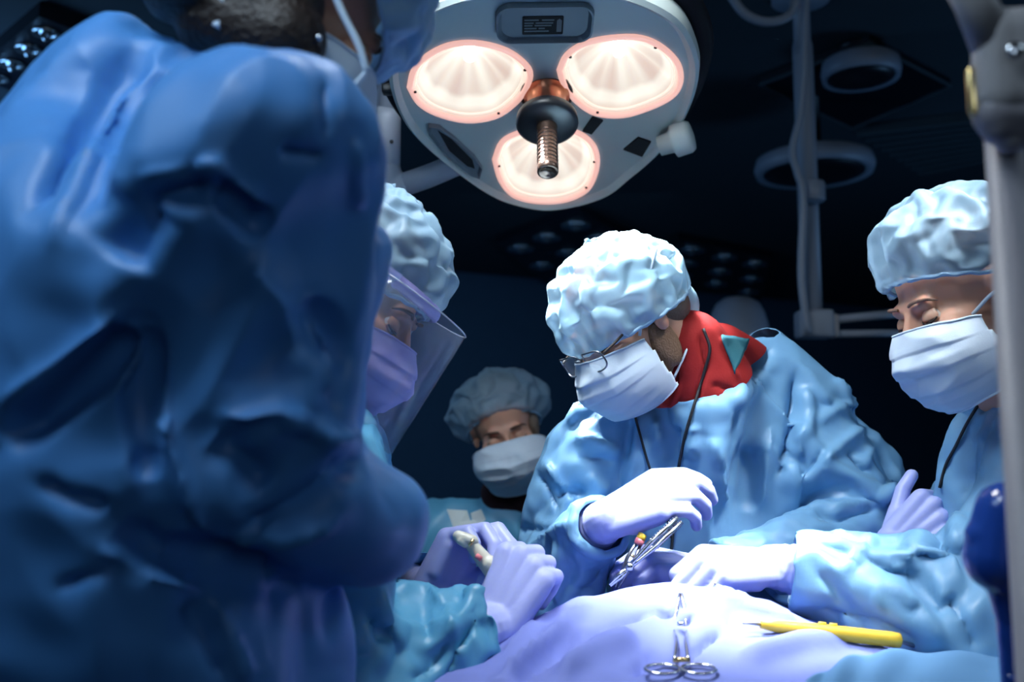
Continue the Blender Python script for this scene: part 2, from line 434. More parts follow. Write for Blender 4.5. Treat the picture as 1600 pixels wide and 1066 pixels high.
# ------------------------------------------------------------------ ceiling fittings
def spot_panel(corner_px, nu, nv, label, rr):
    c = [at_z(x, y, CZ) for x, y in corner_px]; ctr = sum(c, Vector()) / 4
    root = empty('ceiling_spot_panel', ctr, label, 'ceiling light', 'ceiling light panels with round reflectors')
    bm = bmesh.new(); lo = [bm.verts.new(p + Vector((0, 0, -.05))) for p in c]; hi = [bm.verts.new(p + Vector((0, 0, -.001))) for p in c]
    bm.faces.new(lo); bm.faces.new(hi[::-1])
    for i in range(4): bm.faces.new((lo[i], hi[i], hi[(i + 1) % 4], lo[(i + 1) % 4]))
    link_bm('tray', bm, 'tray_black', root, smooth=False)
    for i in range(nu):
        for j in range(nv):
            u = (i + .5) / nu; v = (j + .5) / nv
            p = (c[0] * (1 - u) + c[1] * u) * (1 - v) + (c[3] * (1 - u) + c[2] * u) * v + Vector((0, 0, -.051))
            bm = bmesh.new()
            lathe_bm(bm, [(rr, 0), (rr * .97, -.012), (rr * .80, -.006), (rr * .5, .0), (rr * .35, -.02), (rr * .2, -.03), (.002, -.034)], Matrix.Translation(p), 20)
            link_bm('reflector', bm, 'reflector', root)
    return root
spot_panel([(62, 2), (205, 58), (130, 168), (-48, 96)], 3, 4, 'black ceiling light panel with round reflectors, upper left above the draped back', .042)
spot_panel([(905, 318), (1010, 372), (870, 448), (775, 368)], 3, 3, 'black ceiling light panel with round reflectors, behind the lamp and left of the central cap', .09)
spot_panel([(1060, 362), (1205, 392), (1190, 462), (1030, 420)], 3, 3, 'black ceiling light panel with round reflectors, far back right of the central cap', .09)
# dark louvred grille at the right
c = [at_z(x, y, CZ) for x, y in ((1350, 170), (1500, 215), (1540, 262), (1440, 268))]
c = [at_z(1330, 192, CZ), at_z(1540, 168, CZ), at_z(1590, 232, CZ), at_z(1440, 262, CZ)]
g = empty('ceiling_grille', sum(c, Vector()) / 4, 'dark louvred ceiling grille between the ceiling column and the near grey stand', 'ceiling grille')
for i in range(9):
    u = (i + .5) / 9; a = c[0] * (1 - u) + c[3] * u; b = c[1] * (1 - u) + c[2] * u
    bm = bmesh.new(); d = b - a
    box_bm(bm, Matrix.Translation((a + b) / 2 - Vector((0, 0, .025))) @ Matrix((d.normalized(), Vector((0, 0, 1)).cross(d.normalized()), Vector((0, 0, 1)))).transposed().to_4x4(), d.length, .035, .048, .004, 1)
    link_bm('slat', bm, 'ceiling_tile', g, smooth=False)
# recessed ceiling panel and two dark round lamp heads hanging under it
c = [at_z(x, y, CZ) for x, y in ((1188, 120), (1358, 54), (1485, 122), (1330, 190))]
bm = bmesh.new(); lo = [bm.verts.new(p + Vector((0, 0, -.03))) for p in c]; hi = [bm.verts.new(p + Vector((0, 0, -.001))) for p in c]
bm.faces.new(lo); bm.faces.new(hi[::-1])
for i in range(4): bm.faces.new((lo[i], hi[i], hi[(i + 1) % 4], lo[(i + 1) % 4]))
o = recentre(link_bm('ceiling_panel', bm, 'tray_black', smooth=False)); tag(o, 'black diamond shaped ceiling panel beside the ceiling column', 'ceiling panel')
r = tube('trim_frame', [p + Vector((0, 0, -.03)) for p in c], .008, 'ceiling_tile', o, n=6, closed=True)
def round_lamp(px, py, d, rad, label, z=None):
    p = P(px, py, d); root = empty('round_ceiling_lamp', p, label, 'ceiling lamp', 'unlit round lamps in the dark background')
    M = Matrix.Translation(p)
    link_bm('lamp_rim', lathe_bm(bmesh.new(), [(rad * .86, -.02), (rad, -.028), (rad * 1.04, 0), (rad, .035), (rad * .9, .045)], M, 40), 'tube_grey', root)
    link_bm('lamp_dish', lathe_bm(bmesh.new(), [(rad * .87, -.0195), (rad * .86, -.026), (rad * .6, -.034), (.01, -.038)], M, 40), 'tray_black', root)
    link_bm('stem', lathe_bm(bmesh.new(), [(.03, .04), (.03, CZ - p.z - .02), (.08, CZ - p.z - .015), (.08, CZ - p.z)], M, 20), 'tray_black', root)
round_lamp(1345, 112, 3.5, .13, 'small unlit round ceiling lamp with a pale rim, under the black diamond panel')
round_lamp(1272, 262, 3.9, .22, 'wide unlit round lamp with a pale rim, behind the ceiling column')

# ceiling column with cable and bracket arm
base = P(1270, 520, 3.0); col = empty('ceiling_column', Vector((base.x, base.y, base.z)), 'grey-blue ceiling column with a hanging cable and bracket arm, right of the lamp', 'ceiling column')
top = Vector((base.x, base.y, CZ - .002)); dx = Vector((1, 0, 0))
pm = lambda px, py, d=3.0: P(px, py, d)
link_bm('pole', lathe_bm(bmesh.new(), [(.031, 0), (.031, .9), (.026, .92), (.026, top.z - base.z - .02), (.09, top.z - base.z - .015), (.09, top.z - base.z)], Matrix.Translation(base)), 'tube_grey', col)
link_bm('end_block', box_bm(bmesh.new(), Matrix.Translation(pm(1272, 507)), .105, .08, .085, .012, 3), 'tube_grey', col)
link_bm('collar', lathe_bm(bmesh.new(), [(.036, -.03), (.04, -.025), (.04, .025), (.036, .03)], Matrix.Translation(pm(1268, 300))), 'tube_grey', col)
tube('bracket_arm', [pm(1300, 522), pm(1420, 520)], .011, 'tube_grey', col)
tube('bracket_arm', [pm(1300, 500), pm(1420, 488)], .013, 'tube_grey', col)
link_bm('clamp', box_bm(bmesh.new(), Matrix.Translation(pm(1302, 510)), .022, .05, .07, .006, 2), 'pole_light', col)
tube('cable', spline([pm(1262, 520, 2.93), pm(1252, 430, 2.93), pm(1255, 310, 2.93), pm(1246, 270, 2.93), pm(1238, 235, 2.93), pm(1250, 180, 2.93), pm(1256, 110, 2.93), pm(1258, 30, 2.93), P(1262, -60, 2.93)], 8), .012, 'tube_grey', col, n=8)
tube('cable', spline([P(1110, -60, 2.9), P(1140, -10, 2.9), P(1165, 22, 2.9), P(1200, 34, 2.9), P(1235, 22, 2.9), P(1246, -20, 2.9), P(1248, -60, 2.93)], 8), .014, 'tube_grey', col, n=8)
# pale dome of another lamp head further back
p = P(1154, 530, 3.8); d2 = empty('domed_lamp_head', p, 'pale blurred dome of a lamp head behind the surgeon in the red collar', 'lamp')
link_bm('dome', lathe_bm(bmesh.new(), [(.118, -.03), (.118, 0), (.114, .05), (.100, .10), (.082, .135), (.05, .158), (.002, .166)], Matrix.Translation(p), 36), 'tube_grey', d2)
link_bm('stand', lathe_bm(bmesh.new(), [(.24, -p.z + .001), (.24, -p.z + .03), (.03, -p.z + .05), (.03, -.031)], Matrix.Translation(p), 24), 'tube_grey', d2)

# ------------------------------------------------------------------ surgical lamp
LN = Vector((0.02, -0.36, -0.93)).normalized(); LC = P(850, 165, 1.75)
LX = Vector((1, 0, 0)); LX = (LX - LN * LX.dot(LN)).normalized(); LY = LN.cross(LX); LY = LY if LY.z > 0 else -LY
LM = Matrix((LX, LY, LX.cross(LY))).transposed()                                   # local z = LX x LY
if (LM @ Vector((0, 0, 1))).dot(LN) < 0: LM = Matrix((LX, LY, -(LX.cross(LY)))).transposed()
lamp = empty('surgical_lamp', LC, 'lit three-bulb surgical lamp with grey housing and black centre handle', 'surgical lamp')
def LP(px, py, h=0.0):
    "point on the lamp's face (h = out of the face towards the patient)"
    return on_plane(px, py, LC, LN) + LN * h
def to_l(p): q = p - LC; return q.dot(LX), q.dot(LY)
def from_l(x, y, h=0.0): return LC + LX * x + LY * y + LN * h
out_px = [(607, 95), (610, 130), (621, 165), (640, 198), (668, 228), (700, 255), (730, 278), (760, 298), (795, 314), (850, 325), (905, 318), (950, 302), (985, 275), (1015, 250), (1048, 215), (1070, 180), (1086, 140), (1092, 100), (1082, 60), (1058, 25), (1010, -3), (950, -20), (850, -28), (750, -18), (690, -2), (640, 25), (615, 58)]
outl = [to_l(LP(*q)) for q in out_px]; outl = [(v.x, v.y) for v in spline([Vector((a, b, 0)) for a, b in outl + [outl[0]]], 4)[:-1]]
cx = sum(a for a, b in outl) / len(outl); cy = sum(b for a, b in outl) / len(outl)
def sc(q, s): return (cx + (q[0] - cx) * s, cy + (q[1] - cy) * s)
def lens_outline(px):
    l = [to_l(LP(*q)) for q in px]; return [Vector((v.x, v.y, 0)) for v in spline([Vector((a, b, 0)) for a, b in l + [l[0]]], 4)[:-1]]
lens_px = [
    [(639, 136), (646, 108), (665, 87), (700, 69), (742, 65), (784, 74), (812, 90), (829, 111), (824, 136), (805, 161), (773, 182), (728, 188), (682, 177), (654, 160)],
    [(873, 108), (885, 84), (913, 66), (955, 57), (1001, 57), (1036, 73), (1060, 99), (1064, 128), (1050, 150), (1015, 168), (973, 180), (931, 177), (903, 160), (882, 136)],
    [(772, 248), (784, 220), (812, 205), (850, 200), (896, 203), (925, 222), (934, 250), (927, 282), (910, 302), (875, 314), (833, 314), (801, 304), (782, 282)]]
lens = [lens_outline(l) for l in lens_px]
# housing: a dished underside with a raised rim and a domed back, with the three lens openings cut in
bm = bmesh.new()
prof = [(1.0, -.035), (1.012, -.012), (1.0, .006), (.975, .012), (.955, .008), (.94, .0)]
rings = [[bm.verts.new(from_l(*sc(q, s), h)) for q in outl] for s, h in prof]
n = len(outl)
for Ar, Br in zip(rings, rings[1:]):
    for k in range(n): bm.faces.new((Ar[k], Ar[(k + 1) % n], Br[(k + 1) % n], Br[k]))
edges = [bm.edges.get((rings[-1][k], rings[-1][(k + 1) % n])) for k in range(n)]
for l in lens:
    vs = [bm.verts.new(from_l(v.x, v.y, 0)) for v in l]
    edges += [bm.edges.new((vs[k], vs[(k + 1) % len(vs)])) for k in range(len(vs))]
bmesh.ops.triangle_fill(bm, use_beauty=True, use_dissolve=False, edges=edges, normal=LN)
back = [[bm.verts.new(from_l(*sc(q, s), h)) for q in outl] for s, h in ((.97, -.07), (.85, -.11), (.6, -.14), (.3, -.155))]
rb = [rings[0]] + back
for Ar, Br in zip(rb, rb[1:]):
    for k in range(n): bm.faces.new((Ar[k], Br[k], Br[(k + 1) % n], Ar[(k + 1) % n]))
bm.faces.new(back[-1])
hs = link_bm('housing', bm, 'housing', lamp)
hs.data.polygons.foreach_set('use_smooth', [True] * len(hs.data.polygons))
m = hs.modifiers.new('edges', 'EDGE_SPLIT'); m.split_angle = math.radians(35)
# black rubber bumper around the back of the rim
tube('bumper', [from_l(*sc(q, 1.03), -.05) for q in outl], .022, 'rubber', lamp, n=12, closed=True)
centre = sum((on_plane(850, 165, LC, LN) for _ in range(1)), Vector())
for li, l in enumerate(lens):
    ctr = sum(l, Vector()) / len(l)
    tube('lens_rim', [from_l(v.x, v.y, .001) for v in [ctr + (q - ctr) * .985 for q in l]], .0055, 'lens_rim', lamp, n=8, closed=True, flat=1.0)
    # reflector dish with facets; the bulb sits off centre at its back
    bp = ctr + Vector((0, .020, 0)) if li < 2 else ctr + Vector((0, .012, 0))
    bm = bmesh.new(); K = 14; nn = len(l); rg = []; lit = []
    for i in range(K + 1):
        s = i / K; row = []
        for k, q in enumerate(l):
            a = ctr + (q - ctr) * .97; x = a * (1 - s) + bp * s
            fold = .0035 * math.sin(s * math.pi) * (1 if (k // 3) % 2 else -1)
            dep = -.062 * math.sin(s * math.pi / 2) ** .9
            row.append(bm.verts.new(from_l(x.x, x.y, dep + fold)))
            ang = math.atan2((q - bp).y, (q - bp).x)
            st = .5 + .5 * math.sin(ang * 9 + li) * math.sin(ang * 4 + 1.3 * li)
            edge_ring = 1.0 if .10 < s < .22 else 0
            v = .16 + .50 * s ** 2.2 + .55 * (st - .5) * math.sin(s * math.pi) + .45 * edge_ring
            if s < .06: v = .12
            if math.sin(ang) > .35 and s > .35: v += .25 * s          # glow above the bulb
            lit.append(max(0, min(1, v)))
        rg.append(row)
    for Ar, Br in zip(rg, rg[1:]):
        for k in range(nn):
            if Br is rg[-1] and False: pass
            bm.faces.new((Ar[k], Ar[(k + 1) % nn], Br[(k + 1) % nn], Br[k]))
    me = bpy.data.meshes.new('reflector_dish'); bm.to_mesh(me); bm.free()
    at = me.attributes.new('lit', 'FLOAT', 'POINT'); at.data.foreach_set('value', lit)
    o = link_mesh('reflector_dish', me, 'lens', lamp)
    # bulb shield and bulb
    Mb = Matrix.Translation(from_l(bp.x, bp.y, -.058)) @ LM.to_4x4()
    link_bm('bulb', lathe_bm(bmesh.new(), [(.004, .0), (.011, .003), (.013, .012), (.010, .026), (.003, .033)], Mb, 16), 'bulb', lamp)
    # thin ring step inside and the front glass
    tube('inner_rim', [from_l(v.x, v.y, -.004) for v in [ctr + (q - ctr) * .88 for q in l]], .002, 'lens_rim_in', lamp, n=6, closed=True)
    bm = bmesh.new(); bm.faces.new([bm.verts.new(from_l((ctr + (q - ctr) * .98).x, (ctr + (q - ctr) * .98).y, .0015)) for q in l])
    o = link_bm('front_glass', bm, 'front_glass', lamp, smooth=False); solidify(o, .0012)
    # clips on the rim
    for a in ((.3, 3.4, 5.2), (.9, 2.6, 4.4), (.1, 3.0, 5.6))[li]:
        d = min(l, key=lambda q: abs(math.atan2((q - ctr).y, (q - ctr).x) % (2 * math.pi) - a)); d = ctr + (d - ctr) * .93
        bm = bmesh.new(); box_bm(bm, Matrix.Translation(from_l(d.x, d.y, .004)) @ LM.to_4x4(), .005, .004, .004, .001, 1); link_bm('rim_clip', bm, 'black_plastic', lamp)
    # the light this bulb throws
    sp = bpy.data.lights.new('bulb_light', 'SPOT'); sp.energy = 165; sp.color = (.95, .97, 1.0); sp.spot_size = math.radians(32); sp.spot_blend = .9; sp.shadow_soft_size = .045
    so = bpy.data.objects.new('bulb_light', sp); COL.objects.link(so); so.location = from_l(ctr.x, ctr.y, .012)
    so.rotation_euler = (P(1125, 888, 1.39) - so.location).to_track_quat('-Z', 'Y').to_euler(); keep(so, lamp)
# recess with the type plate at the top
def rrect(cxp, cyp, wx, wy, rad, n=5):
    r = []
    for sx, sy, a0 in ((1, 1, 0), (-1, 1, 90), (-1, -1, 180), (1, -1, 270)):
        for k in range(n):
            a = math.radians(a0 + 90 * k / (n - 1)); r.append((cxp + sx * (wx - rad) + rad * math.cos(a), cyp + sy * (wy - rad) + rad * math.sin(a)))
    return r
def prism(name, pts, h0, h1, material, parent, bev=0):
    bm = bmesh.new(); a = [bm.verts.new(from_l(x, y, h0)) for x, y in pts]; b = [bm.verts.new(from_l(x, y, h1)) for x, y in pts]
    bm.faces.new(a); bm.faces.new(b[::-1])
    for k in range(len(pts)): bm.faces.new((a[k], a[(k + 1) % len(pts)], b[(k + 1) % len(pts)], b[k]))
    return link_bm(name, bm, material, parent, smooth=False)
def dish(name, pts, depth, material, parent, lip):
    "a shallow tray let into the face: a raised lip, sloping sides, flat bottom"
    cxx = sum(p[0] for p in pts) / len(pts); cyy = sum(p[1] for p in pts) / len(pts); bm = bmesh.new()
    rg = [[bm.verts.new(from_l(cxx + (x - cxx) * s, cyy + (y - cyy) * s, h)) for x, y in pts] for s, h in ((1.06, .001), (1.04, lip), (1.0, lip), (.93, .0015))]
    for Ar, Br in zip(rg, rg[1:]):
        for k in range(len(pts)): bm.faces.new((Ar[k], Ar[(k + 1) % len(pts)], Br[(k + 1) % len(pts)], Br[k]))
    bm.faces.new(rg[-1]); return link_bm(name, bm, material, parent, smooth=False)
cxr, cyr = to_l(LP(851, 32)); wx = (to_l(LP(924, 32))[0] - to_l(LP(779, 32))[0]) / 2; wy = (to_l(LP(851, 6))[1] - to_l(LP(851, 60))[1]) / 2
dish('plate_recess', rrect(cxr, cyr, wx, wy, wy * .62, 7), .0, 'housing_shaded', lamp, .012)
cxr, cyr = to_l(LP(848, 38)); wx = (to_l(LP(880, 38))[0] - to_l(LP(816, 38))[0]) / 2; wy = (to_l(LP(848, 25))[1] - to_l(LP(848, 53))[1]) / 2
plate = prism('type_plate', rrect(cxr, cyr, wx, wy, .002, 3), .0016, .003, 'plate_black', lamp)
mat('plate_ink', (.10, .11, .12), rough=.8, spec=.1)
rows = [(.62, -.9, -.2), (.62, -.05, .55), (.30, -.9, -.45), (.30, -.35, .5), (.02, -.9, -.5), (.02, -.4, .42), (-.3, -.9, -.3), (-.3, -.2, .1), (-.6, -.9, .3)]
for v, u0, u1 in rows:      # worn print lines on the plate, too small in the photo to be read
    pts = [(cxr + wx * u0, cyr + wy * (v - .07)), (cxr + wx * u1, cyr + wy * (v - .07)), (cxr + wx * u1, cyr + wy * (v + .07)), (cxr + wx * u0, cyr + wy * (v + .07))]
    prism('print_line', pts, .0029, .0033, 'plate_ink', plate)
pts = [(cxr + wx * u, cyr + wy * v) for u, v in ((.68, -.7), (.92, -.7), (.92, .55), (.80, .75), (.68, .55))]
prism('print_line', pts, .0029, .0033, 'plate_ink', plate)
# slots and the long recessed grip on the left
for q in ([(997, 213), (1017, 220), (1003, 243), (974, 232)], [(926, 181), (942, 187), (924, 208), (910, 203)]):
    prism('vent_slot', [to_l(LP(*p)) for p in q], .0005, .004, 'plate_black', lamp)
gp = [(672, 194), (688, 196), (712, 214), (740, 240), (752, 258), (748, 272), (735, 268), (712, 250), (688, 226), (672, 206)]
dish('grip_recess', [to_l(LP(*p)) for p in gp], .0, 'housing_shaded', lamp, .010)
prism('grip_slot', [to_l(LP(*p)) for p in [(684, 202), (706, 216), (738, 248), (742, 262), (730, 258), (702, 234)]], .0018, .003, 'rubber', lamp)
# centre handle
hc = on_plane(854, 148, LC, LN); tip = P(856, 270, (hc - CAM).dot(FWD) - .10); hd = (tip - hc); HL = hd.length; Mh = axis_m(hc, hd)
link_bm('handle_collar', lathe_bm(bmesh.new(), [(.040, -.004), (.040, .006), (.034, .010), (.034, .040), (.036, .044), (.030, .046)], Mh, 32), 'copper', lamp)
link_bm('handle_collar_cap', lathe_bm(bmesh.new(), [(.036, -.008), (.046, -.004), (.046, .001), (.0405, .004)], Mh, 32), 'black_plastic', lamp)
link_bm('handle_guard', lathe_bm(bmesh.new(), [(.030, .040), (.044, .048), (.052, .058), (.053, .070), (.046, .076), (.020, .079)], Mh, 36), 'black_plastic', lamp)
link_bm('handle_grip', lathe_bm(bmesh.new(), [(.019, .070), (.0175, .082), (.0165, .09), (.0165, HL - .02), (.0175, HL - .016), (.0175, HL - .002), (.014, HL), (.012, HL - .004)], Mh, 24), 'bronze', lamp)
for k in range(10): link_bm('grip_ring', lathe_bm(bmesh.new(), [(.0160, 0), (.0178, .0012), (.0178, .0022), (.0160, .0034)], Mh @ Matrix.Translation((0, 0, .094 + k * .0085)), 20), 'bronze', lamp)
# side knobs
kn = LP(1060, 205, -.05); Mk = axis_m(P(1050, 222, 1.80), Vector((1, -.45, .22)))
link_bm('side_knob', lathe_bm(bmesh.new(), [(.018, -.024), (.020, .0), (.030, .004), (.030, .012), (.030, .030), (.026, .037), (.01, .040)], Mk, 28), 'housing', lamp)
link_bm('side_catch', box_bm(bmesh.new(), axis_m(P(606, 139, 1.74), (1, 0, 0)), .022, .02, .020, .004, 2), 'black_plastic', lamp)
# ceiling mount behind the housing so that it hangs from the ceiling
q = from_l(0, .05, -.15); arm_top = Vector((q.x, q.y + .05, CZ))
# spring-arm stand at the left
arm = empty('lamp_arm', P(605, 285, 1.95), 'grey ceiling arm of the lit surgical lamp, tubes meeting at an elbow', 'lamp arm')
pa = lambda x, y, d=1.95: P(x, y, d)
tube('upper_tube', [Vector((pa(606, 150).x, pa(606, 150).y, CZ)), pa(606, 180)], .021, 'tube_grey', arm, n=20)
tube('lower_tube', [pa(606, 172), pa(604, 185), pa(602, 272)], [.026, .0285, .0295], 'tube_grey', arm, n=24)
bm = bmesh.new(); lathe_bm(bm, [(.004, .0), (.004, .003), (.001, .0035)], axis_m(pa(612, 222, 1.918), (0, -1, 0)), 10); link_bm('screw', bm, 'black_plastic', arm)
o = fuse('elbow', [C(pa(602, 270), .033, pa(600, 298), .031), C(pa(600, 298), .029, pa(628, 290), .024)], .004, 3, 'tube_grey', arm)
tube('side_tube', [pa(610, 296), pa(668, 276), pa(730, 250, 1.92), pa(800, 200, 1.90)], [.023, .0225, .022, .022], 'tube_grey', arm, n=20)

# ------------------------------------------------------------------ near stand at the right edge (out of focus)
sd = .72; ps = lambda x, y, d=sd: P(x, y, d)
st = empty('equipment_stand', Vector((ps(1588, 1000).x, ps(1588, 1000).y, 0)), 'blurred grey equipment stand with a jointed head at the right edge', 'equipment stand')
bx = Vector((ps(1592, 600).x, ps(1592, 600).y, 0))
tube('pole', [bx + Vector((0, 0, .001)), Vector((bx.x, bx.y, ps(1580, 200).z))], .0135, 'pole_grey', st, n=24)
link_bm('foot', lathe_bm(bmesh.new(), [(.20, .0), (.20, .02), (.03, .04), (.0145, .06)], Matrix.Translation(bx), 30), 'pole_grey', st)
fuse('joint_head', [C(ps(1562, 60), .019, ps(1566, 150), .021), C(ps(1590, 60), .022, ps(1592, 150), .022), C(ps(1568, 150), .02, ps(1578, 215), .012)], .0025, 3, 'pole_light', st)
fuse('joint_collar', [C(ps(1560, 178), .018, ps(1600, 178), .02), C(ps(1566, 195), .016, ps(1592, 205), .014)], .0025, 3, 'pole_grey', st)
tube('head_arm', [ps(1490, -50), ps(1520, 0), ps(1556, 70)], [.013, .0135, .017], 'pole_light', st, n=20)
link_bm('cross_bar', box_bm(bmesh.new(), Matrix.Translation(ps(1575, 30)), .05, .02, .012, .004, 2), 'pole_light', st)
link_bm('highlight_strip', box_bm(bmesh.new(), Matrix.Translation(ps(1521, 143, sd)), .0085, .006, .036, .002, 2), 'gold', st)  # yellowish highlight on the joint head, built as a gold strip
link_bm('screw_head', lathe_bm(bmesh.new(), [(.006, 0), (.006, .003), (.003, .004)], axis_m(ps(1584, 80, sd - .024), (0, -1, 0)), 16), 'steel', st)
# dark blue bag hanging from the near stand
bg = empty('breathing_bag', P(1552, 985, .86), 'glossy dark blue rubber bag with white glints, blurred in front of the right-hand nurse', 'breathing bag')
pb = lambda x, y, d=.86: P(x, y, d)
o = fuse('bag', [C(pb(1572, 800), .026, pb(1562, 870), .031), C(pb(1540, 840), .018, pb(1540, 890), .015), C(pb(1566, 850), .024, pb(1574, 960), .011), C(pb(1574, 960), .010, pb(1580, 1060), .009)], .003, 4, 'blue_plastic', bg)
tube('hose', spline([pb(1580, 1050), pb(1584, 1120), pb(1570, 1250), pb(1560, 1500)], 8), .009, 'blue_plastic', bg, n=14)
tube('hanger', spline([pb(1564, 790), pb(1572, 765), P(1590, 760, .78), P(1594, 757, .735)], 6), .003, 'steel_dark', bg, n=8)

# ------------------------------------------------------------------ operating table, patient mound and drape
TU = Vector((.958, -.287, 0)); TV = Vector((.287, .958, 0)); T0 = Vector((-.06, 1.335, 0))
def TP(s, t, z): return T0 + TU * s + TV * t + Vector((0, 0, z))
RT = Matrix((TU, TV, Vector((0, 0, 1)))).transposed().to_4x4()
tb = empty('operating_table', TP(.65, 0, 0), 'operating table hidden under the lavender drape', 'operating table')
link_bm('mattress', box_bm(bmesh.new(), Matrix.Translation(TP(.64, 0, .90)) @ RT, 1.16, .44, .09, .03, 3), 'table_pad', tb)
link_bm('table_top', box_bm(bmesh.new(), Matrix.Translation(TP(.64, 0, .835)) @ RT, 1.18, .46, .035, .008, 2), 'steel_dark', tb)
link_bm('column', box_bm(bmesh.new(), Matrix.Translation(TP(.65, 0, .44)) @ RT, .30, .26, .75, .03, 3), 'steel_dark', tb)
link_bm('base', box_bm(bmesh.new(), Matrix.Translation(TP(.65, 0, .05)) @ RT, .80, .34, .098, .03, 3), 'steel_dark', tb)
def mound(s, t):
    "height of the covered body on the table"
    z = 1.035
    z += .095 * math.exp(-((s - .27) / .20) ** 2 - ((t - .10) / .15) ** 2)
    z += .035 * math.exp(-((s - .10) / .12) ** 2 - ((t + .08) / .14) ** 2)
    z += .018 * math.exp(-((s - .75) / .25) ** 2 - ((t - .02) / .12) ** 2)
    return z
SX0, SX1, TY = -.02, 1.26, .255
def drape_h(s, t):
    z = mound(min(max(s, SX0), SX1), min(max(t, -TY), TY))
    e = max(SX0 - s, s - SX1, 0); f = max(abs(t) - TY, 0)
    q = math.hypot(e, f); r = .06
    return z - (q * q / (2 * r) if q < r else q - r / 2) * 1.0
# the drape hangs down at its sides: its pattern is laid out along the cloth
def edge_fold(v, lim0, lim1):
    "distance along the cloth -> horizontal position and drop"
    if v < lim0: q = lim0 - v; sg = -1; base = lim0
    elif v > lim1: q = v - lim1; sg = 1; base = lim1
    else: return v, 0
    r = .05; a = min(q / r, math.pi / 2 * .94); h = r * math.sin(a) + max(0, q - r * math.pi / 2 * .94) * .1; dz = r * (1 - math.cos(a)) + max(0, q - r * math.pi / 2 * .94)
    return base + sg * h, dz
def drape_mesh(name, s0, s1, t0, t1, ns, nt, hf, mats, l=(SX0, SX1, -TY, TY), lift=0):
    bm = bmesh.new(); g = []
    for i in range(ns + 1):
        row = []
        for j in range(nt + 1):
            s = s0 + (s1 - s0) * i / ns; t = t0 + (t1 - t0) * j / nt
            a, dz1 = edge_fold(s, l[0], l[1]); b, dz2 = edge_fold(t, l[2], l[3])
            z = hf(min(max(a, l[0]), l[1]), min(max(b, l[2]), l[3])) - max(dz1, dz2) - .15 * min(dz1, dz2) + lift
            row.append(bm.verts.new(TP(a, b, z)))
        g.append(row)
    for i in range(ns):
        for j in range(nt): bm.faces.new((g[i][j], g[i + 1][j], g[i + 1][j + 1], g[i][j + 1]))
    return link_bm(name, bm, mats)
drape = drape_mesh('surgical_drape', -.40, 1.55, -.62, .62, 150, 96, mound, 'drape', lift=.012)

# ------------------------------------------------------------------ heads, hands, people
def head_prims(M, s=1.0):
    e = lambda c, r: Ee(M, c, r)
    def c(a, ra, b, rb): return C(M @ Vector(a), ra, M @ Vector(b), rb)
    pr = [e((0, -.012, .035), (.074, .094, .082)), e((0, .028, -.03), (.060, .062, .082)), e((0, .036, -.072), (.050, .050, .043)),
          e((0, .072, -.100), (.020, .018, .018)), c((-.030, .0785, .017), .0115, (.030, .0785, .017), .0115),
          c((0, .088, .008), .0070, (0, .108, -.028), .0098), e((-.012, .102, -.033), (.009, .011, .008)), e((.012, .102, -.033), (.009, .011, .008)),
          e((-.042, .062, -.022), (.021, .022, .020)), e((.042, .062, -.022), (.021, .022, .020)),
          c((-.03, .078, -.004), .010, (-.03, .080, -.008), .010), c((.03, .078, -.004), .010, (.03, .080, -.008), .010)]
    for sx in (-1, 1):
        pr.append(e((sx * .074, -.006, .010), (.010, .018, .020))); pr.append(e((sx * .073, -.002, -.018), (.008, .013, .018)))
    return pr
def dent_eyes(o, M):
    co = getco(o.data); Mi = np.array(M.inverted()); l = co @ Mi[:3, :3].T + Mi[:3, 3]
    f = np.array(M.to_3x3() @ Vector((0, 1, 0)))
    for sx in (-1, 1):
        d = np.linalg.norm((l - np.array((sx * .031, .092, -.001))) / np.array((1.2, 1.6, .8)), axis=1)
        co -= f[None, :] * (.007 * np.exp(-(d / .013) ** 2))[:, None]
        # shallow shell of the ear
        e = np.linalg.norm((l - np.array((sx * .086, -.004, .004))) / np.array((.6, .7, 1.2)), axis=1)
        r = np.array(M.to_3x3() @ Vector((sx, 0, 0))); co -= r[None, :] * (.005 * np.exp(-(e / .009) ** 2))[:, None]
    setco(o.data, co)
def loc_tube(name, M, pts, r, m, parent, n=8, sp=6, **k):
    return tube(name, spline([M @ Vector(p) for p in pts], sp), r if not isinstance(r, list) else r, m, parent, n=n, **k)
